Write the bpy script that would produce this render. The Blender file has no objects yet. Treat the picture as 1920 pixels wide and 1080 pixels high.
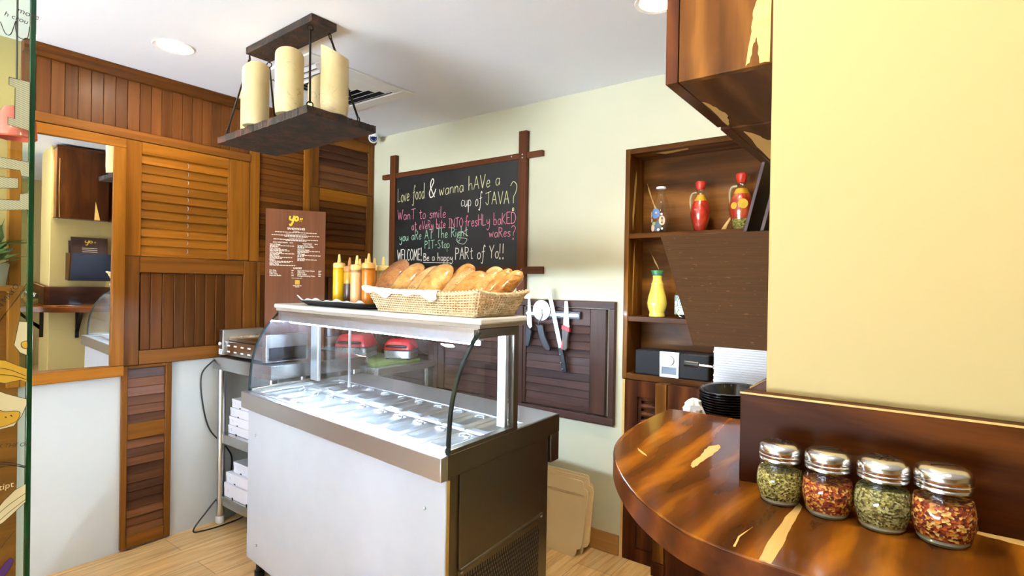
import bpy, bmesh, math, random
from mathutils import Vector, Matrix
random.seed(11)
C = bpy.context.scene.collection
S = bpy.context.scene
PI = math.pi

# ------------------------------------------------------------------ camera, light, exposure
cam_d = bpy.data.cameras.new('camera')
cam = bpy.data.objects.new('camera', cam_d)
C.objects.link(cam)
cam_d.sensor_width = 36.0
cam_d.lens = 1026.64 / 1920 * 36.0
cam_d.clip_start = 0.02
CAM_M = Matrix(((0.80234, -0.01606, 0.59666, 0.0),
                (0.59665, -0.00563, -0.80248, 0.0),
                (0.01625, 0.99986, 0.00507, 1.5),
                (0, 0, 0, 1)))
cam.matrix_world = CAM_M
S.camera = cam

S.view_settings.view_transform = 'Standard'
S.view_settings.look = 'None'
S.view_settings.gamma = 1.0
S.view_settings.use_curve_mapping = False
S.view_settings.exposure = 0.06
S.cycles.use_denoising = True
S.cycles.max_bounces = 10
S.cycles.transparent_max_bounces = 24
S.cycles.caustics_reflective = False
S.cycles.caustics_refractive = False
S.cycles.sample_clamp_indirect = 60.0

world = bpy.data.worlds.new('daylight')
S.world = world
world.use_nodes = True
world.node_tree.nodes['Background'].inputs[0].default_value = (0.76, 0.88, 1.0, 1)
world.node_tree.nodes['Background'].inputs[1].default_value = 0.6


def area_light(name, loc, target, sx, sy, power, color):
    d = bpy.data.lights.new(name, 'AREA')
    d.shape = 'RECTANGLE'
    d.size, d.size_y = sx, sy
    d.energy = power
    d.color = color
    o = bpy.data.objects.new(name, d)
    o.location = loc
    o.rotation_euler = (Vector(target) - Vector(loc)).to_track_quat('-Z', 'Y').to_euler()
    C.objects.link(o)
    return o


# daylight entering through the open shop front behind the camera
area_light('shopfront_daylight', (-2.0, -2.75, 1.35), (-2.0, 2.0, 1.1), 2.9, 2.3, 14.0, (0.72, 0.86, 1.0))


# the sun stands high behind the building and lights the pavement added outside the shop
sun_d = bpy.data.lights.new('sun', 'SUN')
sun_d.energy = 180.0
sun_d.angle = 0.02
sun_d.color = (0.80, 0.90, 1.0)
sun = bpy.data.objects.new('sun', sun_d)
sun.rotation_euler = (math.radians(-14), 0, 0)
C.objects.link(sun)


# ------------------------------------------------------------------ helpers
def lin(r, g, b):
    def f(c):
        c /= 255.0
        return c / 12.92 if c <= 0.04045 else ((c + 0.055) / 1.055) ** 2.4
    return (f(r), f(g), f(b), 1.0)


class MB:
    """collects shapes for ONE mesh; T maps every vertex"""

    def __init__(self, T=None):
        self.v = []
        self.f = []
        self.m = []
        self.p = []
        self.T = T

    def add(self, verts, faces, m=0):
        k = len(self.v)
        self.p.append((k, len(self.f)))
        if self.T:
            verts = [self.T(Vector(p)) for p in verts]
        self.v += [tuple(p) for p in verts]
        for f in faces:
            self.f.append([i + k for i in f])
            self.m.append(m)
        return self

    def box(self, x0, x1, y0, y1, z0, z1, m=0):
        return self.add([(x0, y0, z0), (x1, y0, z0), (x1, y1, z0), (x0, y1, z0), (x0, y0, z1), (x1, y0, z1), (x1, y1, z1), (x0, y1, z1)],
                        [(0, 3, 2, 1), (4, 5, 6, 7), (0, 1, 5, 4), (1, 2, 6, 5), (2, 3, 7, 6), (3, 0, 4, 7)], m)

    def obox(self, c, ax, ay, az, m=0):
        c, ax, ay, az = Vector(c), Vector(ax), Vector(ay), Vector(az)
        vs = [c + sx * ax + sy * ay + sz * az for sz in (-1, 1) for sx, sy in ((-1, -1), (1, -1), (1, 1), (-1, 1))]
        return self.add(vs, [(0, 3, 2, 1), (4, 5, 6, 7), (0, 1, 5, 4), (1, 2, 6, 5), (2, 3, 7, 6), (3, 0, 4, 7)], m)

    def prism(self, poly, f0, f1, m=0):
        """poly: 2d points; f0,f1: functions (a,b)->3d for both ends"""
        n = len(poly)
        vs = [f0(*p) for p in poly] + [f1(*p) for p in poly]
        fs = [list(range(n))[::-1], list(range(n, 2 * n))]
        fs += [(i, (i + 1) % n, n + (i + 1) % n, n + i) for i in range(n)]
        return self.add(vs, fs, m)

    def prism_z(self, poly, z0, z1, m=0):
        return self.prism(poly, lambda a, b: (a, b, z0), lambda a, b: (a, b, z1), m)

    def poly(self, pts, m=0):
        return self.add(pts, [list(range(len(pts)))], m)

    def lathe(self, prof, c=(0, 0, 0), seg=24, m=0, sx=1.0, sy=1.0, M=None):
        c = Vector(c)
        vs = []
        for r, z in prof:
            for i in range(seg):
                a = 2 * PI * i / seg
                p = Vector((r * sx * math.cos(a), r * sy * math.sin(a), z))
                if M is not None:
                    p = M @ p
                vs.append(p + c)
        n = len(prof)
        fs = [(j * seg + i, j * seg + (i + 1) % seg, (j + 1) * seg + (i + 1) % seg, (j + 1) * seg + i) for j in range(n - 1) for i in range(seg)]
        if prof[0][0] > 1e-6:
            fs.append(list(range(seg))[::-1])
        if prof[-1][0] > 1e-6:
            fs.append([(n - 1) * seg + i for i in range(seg)])
        return self.add(vs, fs, m)

    def cyl(self, a, b, r, seg=16, m=0, r2=None):
        return self.tube([a, b], r, seg, m, r2=r2)

    def tube(self, pts, r, seg=8, m=0, closed=False, r2=None):
        P = [Vector(p) for p in pts]
        n = len(P)
        up = None
        vs = []
        for i in range(n):
            if closed:
                d = P[(i + 1) % n] - P[i - 1]
            else:
                d = P[min(i + 1, n - 1)] - P[max(i - 1, 0)]
            d.normalize()
            if up is None:
                up = Vector((0, 0, 1)) if abs(d.z) < 0.9 else Vector((1, 0, 0))
            x = (up - d * up.dot(d)).normalized()
            y = d.cross(x)
            up = x
            rr = r if r2 is None else r + (r2 - r) * i / (n - 1)
            for k in range(seg):
                a = 2 * PI * k / seg
                vs.append(P[i] + rr * (math.cos(a) * x + math.sin(a) * y))
        fs = []
        for i in range(n if closed else n - 1):
            j = (i + 1) % n
            fs += [(i * seg + k, i * seg + (k + 1) % seg, j * seg + (k + 1) % seg, j * seg + k) for k in range(seg)]
        if not closed:
            fs += [list(range(seg))[::-1], [(n - 1) * seg + k for k in range(seg)]]
        return self.add(vs, fs, m)

    def sphere(self, c, r, seg=16, rings=10, m=0, s=(1, 1, 1)):
        prof = [(r * math.sin(PI * i / rings), -r * math.cos(PI * i / rings)) for i in range(rings + 1)]
        return self.lathe(prof, c, seg, m, s[0], s[1], Matrix.Diagonal((1, 1, s[2])))

    def ribbon(self, pts, w, nrm, m=0):
        P = [Vector(p) for p in pts]
        nrm = Vector(nrm)
        vs = []
        for i in range(len(P)):
            d = (P[min(i + 1, len(P) - 1)] - P[max(i - 1, 0)])
            if d.length < 1e-9:
                d = Vector((0, 0, 1))
            s = d.normalized().cross(nrm) * w / 2
            vs += [P[i] + s, P[i] - s]
        return self.add(vs, [(2 * i, 2 * i + 1, 2 * i + 3, 2 * i + 2) for i in range(len(P) - 1)], m)

    def build_each(self, name, mats, parent=None, **kw):
        """every shape added becomes an object of its own"""
        out = []
        ends = self.p[1:] + [(len(self.v), len(self.f))]
        for (v0, f0), (v1, f1) in zip(self.p, ends):
            q = MB()
            q.v = self.v[v0:v1]
            q.f = [[i - v0 for i in f] for f in self.f[f0:f1]]
            q.m = self.m[f0:f1]
            out.append(q.build(name, mats, parent, **kw))
        return out

    def build(self, name, mats, parent=None, bevel=0.0, angle=38, smooth=True, seg=2, keep_normals=False, sub=0):
        me = bpy.data.meshes.new(name)
        off = Vector((0, 0, 0))
        q = parent
        while q is not None:
            off += q.location
            q = q.parent
        me.from_pydata([Vector(p) - off for p in self.v], [], self.f)
        if not keep_normals:
            b = bmesh.new()
            b.from_mesh(me)
            bmesh.ops.remove_doubles(b, verts=b.verts, dist=1e-6)
            bmesh.ops.recalc_face_normals(b, faces=b.faces)
            b.to_mesh(me)
            b.free()
        if not isinstance(mats, (list, tuple)):
            mats = [mats]
        for mm in mats:
            me.materials.append(mm)
        if len(mats) > 1:
            if len(me.polygons) == len(self.m):
                for p, i in zip(me.polygons, self.m):
                    p.material_index = i
        if smooth:
            for p in me.polygons:
                p.use_smooth = True
            me.set_sharp_from_angle(angle=math.radians(angle))
        o = bpy.data.objects.new(name, me)
        C.objects.link(o)
        if parent is not None:
            o.parent = parent
        if bevel:
            bv = o.modifiers.new('edge', 'BEVEL')
            bv.width = bevel
            bv.segments = seg
            bv.limit_method = 'ANGLE'
            bv.angle_limit = math.radians(40)
            bv.harden_normals = False
        if sub:
            sm = o.modifiers.new('sub', 'SUBSURF')
            sm.levels = sub
            sm.render_levels = sub
        return o


def tag(o, label=None, cat=None, group=None, kind=None):
    if label:
        o['label'] = label
    if cat:
        o['category'] = cat
    if group:
        o['group'] = group
    if kind:
        o['kind'] = kind
    return o


def thing(name, label, cat, loc=(0, 0, 0), group=None):
    o = bpy.data.objects.new(name, None)
    C.objects.link(o)
    o.location = loc
    o.empty_display_size = 0.05
    return tag(o, label, cat, group)


def struct(o):
    o['kind'] = 'structure'
    return o


def dup(root, loc, label, rotz=None):
    r = root.copy()
    C.objects.link(r)
    r.location = loc
    if rotz is not None:
        r.rotation_euler = (0, 0, rotz)
    r['label'] = label
    for ch in list(root.children):
        c = ch.copy()
        C.objects.link(c)
        c.parent = r
        for g in list(ch.children):
            d = g.copy()
            C.objects.link(d)
            d.parent = c
    return r


def smooth_path(pts, n=6, closed=False):
    P = [Vector(p) for p in pts]
    out = []
    m = len(P)
    for i in range(m if closed else m - 1):
        p0 = P[i - 1] if (closed or i > 0) else P[0]
        p1 = P[i]
        p2 = P[(i + 1) % m]
        p3 = P[(i + 2) % m] if (closed or i + 2 < m) else P[m - 1]
        for k in range(n):
            t = k / n
            out.append(0.5 * ((2 * p1) + (p2 - p0) * t + (2 * p0 - 5 * p1 + 4 * p2 - p3) * t * t + (3 * p1 - p0 - 3 * p2 + p3) * t ** 3))
    if not closed:
        out.append(P[-1])
    return out


def rrect(x0, x1, y0, y1, r, n=5):
    out = []
    for cx, cy, a0 in ((x1 - r, y1 - r, 0), (x0 + r, y1 - r, 90), (x0 + r, y0 + r, 180), (x1 - r, y0 + r, 270)):
        for i in range(n + 1):
            a = math.radians(a0 + 90 * i / n)
            out.append((cx + r * math.cos(a), cy + r * math.sin(a)))
    return out


# ------------------------------------------------------------------ materials
class NT:
    def __init__(self, name):
        self.mat = bpy.data.materials.new(name)
        self.mat.use_nodes = True
        self.t = self.mat.node_tree
        self.n = self.t.nodes
        self.b = self.n['Principled BSDF']
        self.out = self.n['Material Output']

    def node(self, typ, **kw):
        nd = self.n.new(typ)
        for k, v in kw.items():
            setattr(nd, k, v)
        return nd

    def link(self, a, b):
        self.t.links.new(a, b)

    def set(self, **kw):
        names = dict(color='Base Color', rough='Roughness', metal='Metallic', spec='Specular IOR Level', coat='Coat Weight', coatr='Coat Roughness',
                     trans='Transmission Weight', ior='IOR', sss='Subsurface Weight', emit='Emission Color', estr='Emission Strength', alpha='Alpha', sheen='Sheen Weight')
        for k, v in kw.items():
            self.b.inputs[names[k]].default_value = v
        return self

    def coords(self, scale=(1, 1, 1), kind='Object'):
        tc = self.node('ShaderNodeTexCoord')
        mp = self.node('ShaderNodeMapping')
        mp.inputs['Scale'].default_value = scale
        self.link(tc.outputs[kind], mp.inputs['Vector'])
        return mp.outputs[0]

    def noise(self, vec, scale=5.0, detail=4.0, rough=0.55, dist=0.0):
        nz = self.node('ShaderNodeTexNoise')
        nz.inputs['Scale'].default_value = scale
        nz.inputs['Detail'].default_value = detail
        nz.inputs['Roughness'].default_value = rough
        nz.inputs['Distortion'].default_value = dist
        if vec is not None:
            self.link(vec, nz.inputs['Vector'])
        return nz.outputs['Fac']

    def ramp(self, fac, stops, interp='LINEAR'):
        r = self.node('ShaderNodeValToRGB')
        r.color_ramp.interpolation = interp
        e = r.color_ramp.elements
        while len(e) > 1:
            e.remove(e[-1])
        e[0].position, e[0].color = stops[0]
        for p, c in stops[1:]:
            k = e.new(p)
            k.color = c
        self.link(fac, r.inputs[0])
        return r.outputs[0]

    def mix(self, fac, a, b, mode='MIX'):
        m = self.node('ShaderNodeMix', data_type='RGBA', blend_type=mode)
        for sock, v in ((m.inputs[0], fac), (m.inputs[6], a), (m.inputs[7], b)):
            if isinstance(v, (int, float, tuple)):
                sock.default_value = v
            else:
                self.link(v, sock)
        return m.outputs[2]

    def math(self, op, a, b=0.0):
        m = self.node('ShaderNodeMath', operation=op)
        for sock, v in ((m.inputs[0], a), (m.inputs[1], b)):
            if isinstance(v, (int, float)):
                sock.default_value = v
            else:
                self.link(v, sock)
        return m.outputs[0]

    def island(self):
        return self.node('ShaderNodeNewGeometry').outputs['Random Per Island']

    def bump(self, h, strength=0.2, dist=0.01):
        b = self.node('ShaderNodeBump')
        b.inputs['Strength'].default_value = strength
        b.inputs['Distance'].default_value = dist
        self.link(h, b.inputs['Height'])
        self.link(b.outputs[0], self.b.inputs['Normal'])

    def color(self, sock):
        self.link(sock, self.b.inputs['Base Color'])


def plain(name, col, rough=0.5, metal=0.0, **kw):
    t = NT(name)
    t.set(color=col, rough=rough, metal=metal, **kw)
    # a touch of tone variation
    f = t.noise(t.coords((1, 1, 1)), 9.0, 3.0)
    c = t.ramp(f, [(0.3, tuple(x * 0.975 for x in col[:3]) + (1,)), (0.7, tuple(min(1, x * 1.015) for x in col[:3]) + (1,))])
    t.color(c)
    return t.mat


def plaster(name, col, blot=0.05):
    t = NT(name)
    v = t.coords()
    f = t.noise(v, 1.6, 4)
    c = t.ramp(f, [(0.25, tuple(x * (1 - blot) for x in col[:3]) + (1,)), (0.75, tuple(min(1, x * (1 + blot * .4)) for x in col[:3]) + (1,))])
    t.color(c)
    t.set(rough=0.55, spec=0.35)
    t.bump(t.noise(v, 60, 3), 0.08, 0.004)
    return t.mat


def wood(name, dark, light, axis='Y', vary=0.45, rough=0.42, scale=1.0, knots=True, coat=0.06):
    """straight grained wood, grain runs along axis; every separate plank gets its own tone"""
    t = NT(name)
    s = {'X': (1.2, 26, 26), 'Y': (26, 1.2, 26), 'Z': (26, 26, 1.2)}[axis]
    geo = t.island()
    mp = t.coords(tuple(k * scale for k in s))
    # shift every plank to its own place in the grain
    cx = t.node('ShaderNodeCombineXYZ')
    for i in range(3):
        t.link(t.math('MULTIPLY', geo, (37.0, 53.0, 71.0)[i]), cx.inputs[i])
    va = t.node('ShaderNodeVectorMath', operation='ADD')
    t.link(mp, va.inputs[0])
    t.link(cx.outputs[0], va.inputs[1])
    vec = va.outputs[0]
    g1 = t.noise(vec, 1.0, 6, 0.62, 0.6)
    g2 = t.noise(vec, 0.22, 3, 0.5, 1.2)
    g = t.math('ADD', t.math('MULTIPLY', g1, 0.6), t.math('MULTIPLY', g2, 0.4))
    mid = tuple((a + b) / 2 for a, b in zip(dark[:3], light[:3])) + (1,)
    c = t.ramp(g, [(0.28, dark), (0.5, mid), (0.72, light)])
    tone = t.ramp(geo, [(0.0, (1 - vary, 1 - vary, 1 - vary * 0.9, 1)), (0.5, (1.0, 0.98, 0.95, 1)), (1.0, (1 + vary * .35, 1 + vary * .3, 1 + vary * .2, 1))])
    c = t.mix(1.0, c, tone, 'MULTIPLY')
    t.color(c)
    t.set(rough=rough, coat=coat, coatr=0.25, spec=0.14)
    t.bump(g1, 0.12, 0.003)
    return t.mat


def walnut(name, axis='Y', dark=(38, 18, 8), mid=(104, 58, 24), light=(158, 92, 34), rough=0.3, coat=0.12, scale=1.0):
    """figured veneer with wandering dark bands"""
    t = NT(name)
    s = {'X': (0.9, 3.6, 3.6), 'Y': (3.6, 0.9, 3.6), 'Z': (3.6, 3.6, 0.9), 'D': (4.2, 1.1, 4.2)}[axis]
    v = t.coords(tuple(k * scale for k in s))
    warp = t.noise(v, 1.6, 3, 0.5, 1.3)
    wv = t.node('ShaderNodeTexWave', wave_type='BANDS', bands_direction={'X': 'Y', 'Y': 'X', 'Z': 'X', 'D': 'X'}[axis])
    wv.inputs['Scale'].default_value = 0.9
    wv.inputs['Distortion'].default_value = 9.0
    wv.inputs['Detail'].default_value = 3.0
    wv.inputs['Detail Scale'].default_value = 0.8
    t.link(v, wv.inputs['Vector'])
    s2 = {'X': (1.5, 60, 60), 'Y': (60, 1.5, 60), 'Z': (60, 60, 1.5), 'D': (50, 6, 50)}[axis]
    fine = t.noise(t.coords(s2), 1.0, 4, 0.6)
    f = t.math('ADD', t.math('MULTIPLY', wv.outputs['Fac'], 0.26), t.math('MULTIPLY', warp, 0.74))
    f = t.math('ADD', f, t.math('MULTIPLY', t.math('SUBTRACT', fine, 0.5), 0.22))
    c = t.ramp(f, [(0.20, lin(*dark)), (0.37, lin(*[(a * .6 + b * .4) for a, b in zip(mid, dark)])), (0.55, lin(*mid)), (0.80, lin(*light))])
    t.color(c)
    t.set(rough=rough, coat=coat, coatr=0.08, spec=0.06)
    t.bump(fine, 0.04, 0.002)
    return t.mat


def metal(name, col, rough=0.3, axis='X', streak=0.05):
    t = NT(name)
    s = {'X': (1.5, 90, 90), 'Y': (90, 1.5, 90), 'Z': (90, 90, 1.5)}[axis]
    f = t.noise(t.coords(s), 1.0, 4, 0.6)
    t.color(t.ramp(f, [(0.3, tuple(x * (1 - streak) for x in col[:3]) + (1,)), (0.7, col)]))
    t.set(metal=1.0)
    mr = t.node('ShaderNodeMapRange')
    mr.inputs['To Min'].default_value = rough * 0.9
    mr.inputs['To Max'].default_value = rough * 1.1
    t.link(f, mr.inputs['Value'])
    t.link(mr.outputs[0], t.b.inputs['Roughness'])
    return t.mat


def clear_glass(name, tint=(1, 1, 1), edge=0.06, rough=0.0, haze=0.0):
    """thin pane: mostly see-through, mirror-like towards grazing angles"""
    t = NT(name)
    t.n.remove(t.b)
    tr = t.node('ShaderNodeBsdfTransparent')
    tr.inputs[0].default_value = tuple(tint) + (1,)
    gl = t.node('ShaderNodeBsdfGlossy')
    gl.inputs['Roughness'].default_value = rough
    lw = t.node('ShaderNodeLayerWeight')
    lw.inputs['Blend'].default_value = 0.5
    mx = t.node('ShaderNodeMixShader')
    # Schlick: 4 percent head on, a full mirror when grazing, alike from both sides
    fac = t.math('ADD', t.math('MULTIPLY', t.math('POWER', lw.outputs['Facing'], 5.0), 0.94), 0.04)
    if haze:
        nz = t.noise(t.coords((1, 1, 1)), 6, 5, 0.65)
        k = t.math('MULTIPLY', t.math('GREATER_THAN', nz, 0.0), 0.0)
        fac = t.math('ADD', fac, k)
    t.link(fac, mx.inputs[0])
    t.link(tr.outputs[0], mx.inputs[1])
    t.link(gl.outputs[0], mx.inputs[2])
    res = mx.outputs[0]
    if haze:
        df = t.node('ShaderNodeBsdfDiffuse')  # bluish haze of reflected light, mixed into the pane as colour
        df.inputs[0].default_value = (0.75, 0.82, 0.95, 1)
        m2 = t.node('ShaderNodeMixShader')
        r = t.ramp(nz, [(0.42, (0, 0, 0, 1)), (0.75, (haze, haze, haze, 1))])
        t.link(r, m2.inputs[0])
        t.link(res, m2.inputs[1])
        t.link(df.outputs[0], m2.inputs[2])
        res = m2.outputs[0]
    t.link(res, t.out.inputs[0])
    return t.mat


def emitter(name, col, strength):
    t = NT(name)
    t.set(color=(0.8, 0.8, 0.8, 1), emit=tuple(col) + (1,), estr=strength)
    return t.mat


def speckle(name, cols, scale, rough=0.8, bump=0.8):
    """dried herbs / flakes: small cells of several tones"""
    t = NT(name)
    v = t.coords((1, 1, 1.25))
    vo = t.node('ShaderNodeTexVoronoi')
    vo.inputs['Scale'].default_value = scale
    vo.inputs['Randomness'].default_value = 1.0
    t.link(v, vo.inputs['Vector'])
    sep = t.node('ShaderNodeSeparateColor')
    t.link(vo.outputs['Color'], sep.inputs[0])
    n = len(cols)
    t.color(t.ramp(sep.outputs[0], [(i / n, lin(*c)) for i, c in enumerate(cols)], 'CONSTANT'))
    t.set(rough=rough)
    t.bump(vo.outputs['Distance'], bump, 0.004)
    return t.mat


M = {}
M['wall'] = plaster('cream_wall_paint', lin(205, 202, 174))
M['yellow_wall'] = plaster('pale_yellow_paint', lin(190, 168, 110), 0.03)
M['white_panel'] = plaster('white_laminate_panel', lin(210, 212, 209), 0.03)
M['ceiling'] = plaster('white_ceiling_paint', lin(234, 238, 247), 0.02)
TD, TL = lin(84, 46, 14), lin(148, 92, 34)
M['teak_y'] = wood('teak_grain_along_wall', TD, TL, 'Y', 0.3)
M['teak_z'] = wood('teak_grain_upright', TD, TL, 'Z', 0.35)
M['teak_slat'] = wood('teak_louvre_slats', lin(78, 42, 14), lin(142, 84, 30), 'Y', 0.45)
M['teak_golden'] = wood('golden_teak', lin(108, 62, 12), lin(180, 114, 32), 'Y', 0.28)
M['teak_golden_z'] = wood('golden_teak_upright', lin(108, 62, 12), lin(174, 110, 32), 'Z', 0.28)
M['teak_brown_z'] = wood('brown_teak_boards', lin(78, 42, 16), lin(132, 80, 36), 'Z', 0.3)
M['teak_dark_y'] = wood('weathered_teak_slats', lin(74, 42, 24), lin(140, 88, 54), 'Y', 0.55)
M['crown'] = wood('dark_teak_moulding', lin(62, 34, 12), lin(116, 66, 24), 'Y', 0.1)
M['shutter_x'] = wood('greyed_teak_slats', lin(52, 36, 32), lin(92, 66, 60), 'X', 0.4)
M['shutter_z'] = wood('greyed_teak_upright', lin(48, 32, 26), lin(86, 60, 50), 'Z', 0.3)
M['frame_x'] = wood('chalkboard_frame_wood', lin(70, 37, 20), lin(112, 63, 36), 'X', 0.1)
M['frame_z'] = wood('chalkboard_post_wood', lin(70, 37, 20), lin(112, 63, 36), 'Z', 0.15)
M['walnut_d'] = walnut('walnut_counter_veneer', 'D', (50, 22, 6), (112, 60, 16), (180, 108, 26), 0.22, 0.3)
M['walnut_x'] = walnut('walnut_veneer_lengthwise', 'X', (22, 9, 3), (62, 28, 8), (110, 58, 18), 0.38, 0.0)
M['walnut_y'] = walnut('walnut_veneer_sideways', 'Y', (30, 13, 5), (78, 40, 15), (126, 72, 26), 0.3)
M['walnut_z'] = walnut('walnut_veneer_upright', 'Z', (58, 30, 10), (110, 68, 26), (160, 106, 44), 0.3)
M['walnut_niche'] = walnut('niche_walnut_brightened', 'X', (46, 24, 8), (104, 62, 24), (156, 102, 44), 0.35, 0.05)  # lighter walnut copy: the niche's brightness is put into the colour
M['walnut_dark'] = walnut('dark_walnut_veneer', 'Z', (34, 17, 10), (74, 38, 20), (108, 60, 28), 0.3)
M['sapwood'] = wood('pale_sapwood', lin(206, 164, 92), lin(232, 196, 124), 'Y', 0.05)
M['steel_x'] = metal('brushed_steel_lengthwise', (0.62, 0.62, 0.62, 1), 0.26, 'X')
M['steel_y'] = metal('brushed_steel_sideways', (0.62, 0.61, 0.60, 1), 0.28, 'Y')
M['steel_z'] = metal('brushed_steel_upright', (0.64, 0.64, 0.64, 1), 0.26, 'Z')
M['steel_side'] = metal('steel_dark_reflection', (0.20, 0.175, 0.14, 1), 0.36, 'Z')  # darker steel copy: the side's dark brown reflection is put into the colour
M['steel_bright'] = metal('bright_steel', (0.58, 0.59, 0.61, 1), 0.29, 'X')
M['aluminium'] = metal('aluminium_channel', (0.82, 0.84, 0.86, 1), 0.35, 'Z')
M['chrome'] = metal('polished_chrome', (0.74, 0.74, 0.74, 1), 0.2, 'X', 0.03)
M['iron'] = plain('black_wrought_iron', lin(34, 28, 22), 0.5, 0.6)
M['black'] = plain('black_plastic', lin(22, 22, 24), 0.35)
M['black_matt'] = plain('black_cloth', lin(26, 26, 30), 0.8)
M['hole'] = plain('dark_opening', lin(12, 10, 9), 0.9)
M['white_gloss'] = plain('white_gloss_board', lin(190, 196, 208), 0.22)
M['white_plastic'] = plain('white_plastic', lin(232, 232, 230), 0.4)
M['paper'] = plain('white_paper', lin(240, 240, 240), 0.75)
M['box_white'] = plain('white_carton', lin(228, 228, 238), 0.65)
M['yellow_edge'] = plain('yellowed_board_edge', lin(196, 160, 84), 0.6)
M['glass'] = clear_glass('clear_glass', (0.985, 0.995, 0.99))
M['glass_case'] = clear_glass('display_case_glass', (0.97, 0.985, 0.99), haze=0.08)
M['glass_edge'] = plain('dark_glass_edge', lin(36, 48, 46), 0.08)
M['green_edge'] = plain('deep_green_glass_edge', lin(14, 66, 34), 0.06)
M['red_wax'] = plain('red_wax_stopper', lin(196, 52, 34), 0.35)
M['orange_led'] = emitter('led_tube_light', (0.58, 0.77, 1.0), 300.0)
M['lamp_disc'] = emitter('downlight_disc', (1.0, 0.88, 0.66), 30.0)
# ------------------------------------------------------------------ room shell
XW, YB, ZC = -3.50, 2.82, 2.64          # left wall, back wall, ceiling


def floor_mat():
    t = NT('oak_laminate_floor')
    tc = t.node('ShaderNodeTexCoord')
    mp = t.node('ShaderNodeMapping')
    mp.inputs['Rotation'].default_value = (0, 0, PI / 2)
    mp.inputs['Location'].default_value = (0.1, 0.06, 0)
    t.link(tc.outputs['Object'], mp.inputs['Vector'])
    br = t.node('ShaderNodeTexBrick')
    br.inputs['Scale'].default_value = 1.0
    br.inputs['Brick Width'].default_value = 1.25
    br.inputs['Row Height'].default_value = 0.2
    br.inputs['Mortar Size'].default_value = 0.0015
    br.inputs['Bias'].default_value = 0.0
    br.inputs['Color1'].default_value = (0.80, 0.80, 0.80, 1)
    br.inputs['Color2'].default_value = (1.12, 1.08, 1.0, 1)
    br.inputs['Mortar'].default_value = (0.35, 0.3, 0.25, 1)
    t.link(mp.outputs[0], br.inputs['Vector'])
    g = t.noise(t.coords((34, 2.2, 1)), 1.0, 7, 0.65, 0.8)
    c = t.ramp(g, [(0.28, lin(168, 126, 76)), (0.5, lin(212, 170, 112)), (0.72, lin(234, 202, 148))])
    t.color(t.mix(1.0, c, br.outputs['Color'], 'MULTIPLY'))
    t.set(rough=0.34, coat=0.1)
    return t.mat


M['floor'] = floor_mat()
struct(MB().box(-3.62, 3.4, -3.0, 3.2, -0.08, 0).build('floor', M['floor'], smooth=False))
struct(MB().box(-9.0, 9.0, -14.0, -3.0, -0.12, -0.04).build('bounce_pavement', plaster('pale_pavement', lin(205, 205, 205)), smooth=False))  # unseen pavement added to bounce sunlight up onto the ceiling
struct(MB().box(-3.62, 3.4, -3.0, 3.2, ZC, ZC + 0.08).build('ceiling', M['ceiling'], smooth=False))
# left wall: cream plaster; low white laminate panels stand on it
struct(MB().box(XW - 0.1, XW, -3.0, 0.70, 0, ZC).build('wall_left_front', M['yellow_wall'], smooth=False))
struct(MB().box(XW, XW + 0.02, -3.0, 0.70, 0, 1.46).build('trim_2', M['teak_y'], smooth=False))
struct(MB().box(XW - 0.1, XW, 0.70, 2.92, 0, ZC).build('wall_left', M['white_panel'], smooth=False))
# back wall with an opening for the shelf niche and the low cupboard
NX0, NX1, NZ0, NZ1, NY = -1.318, -0.42, 0.995, 2.262, 3.02
struct(MB().box(XW, NX0, YB, YB + 0.1, 0, ZC).build('wall_back', M['wall'], smooth=False))
struct(MB().box(NX1, 3.4, YB, YB + 0.1, 0, ZC).build('wall_back_right', M['wall'], smooth=False))
struct(MB().box(NX0, NX1, YB, YB + 0.1, NZ1, ZC).build('wall_back_upper', M['wall'], smooth=False))
# thick wall stub at the right, its end faces the room
PX0, PX1, PY0 = -0.240, 0.41, 1.167
struct(MB().box(PX0, PX1, PY0, YB, 0, ZC).build('wall_right', M['yellow_wall'], bevel=0.006))
struct(MB().box(-0.45, 3.3, -2.7, -2.6, 0, ZC).build('light_blocking_wall', M['yellow_wall'], smooth=False))  # unseen wall added to keep daylight off the yellow wall stub
struct(MB().box(3.3, 3.4, -3.0, YB, 0, ZC).build('wall_far_right', M['yellow_wall'], smooth=False))
bs = MB()
bs.box(-1.62, -1.322, YB - 0.014, YB, 0, 0.112)
bs.box(XW, -1.62, YB - 0.014, YB, 0, 0.112)
struct(bs.build('baseboard_back', wood('laminate_skirting', lin(150, 104, 54), lin(184, 138, 80), 'X', 0.1), bevel=0.003))

# crown moulding along the left wall
cm = MB()
prof = [(-3.498, 2.585), (-3.452, 2.585), (-3.440, 2.600), (-3.440, 2.618), (-3.428, 2.630), (-3.428, 2.64), (-3.498, 2.64)]
cm.prism(prof, lambda a, b: (a, 0.70, b), lambda a, b: (a, 2.815, b))
struct(cm.build('trim_1', M['crown'], bevel=0.002))

# ------------------------------------------------------------------ wood panelling on the left wall
XF = -3.470
pan = thing('wall_panelling', 'band of upright brown boards between the ceiling moulding and the shutters', 'panelling', (XW, 1.2, 2.27))
b = MB()
y = 0.70
while y < 1.80:
    w = 0.0555 + random.uniform(-0.002, 0.002)
    d = random.uniform(0, 0.003)
    b.box(-3.499, -3.482 + d, y, min(y + w - 0.0015, 1.822), 2.315, 2.588)
    y += w
b.build('boards', M['teak_brown_z'], pan, bevel=0.0018, seg=1)
MB().box(-3.499, XF + 0.004, 0.70, 1.823, 2.264, 2.315).build('bottom_rail', M['teak_y'], pan, bevel=0.003)


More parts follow.
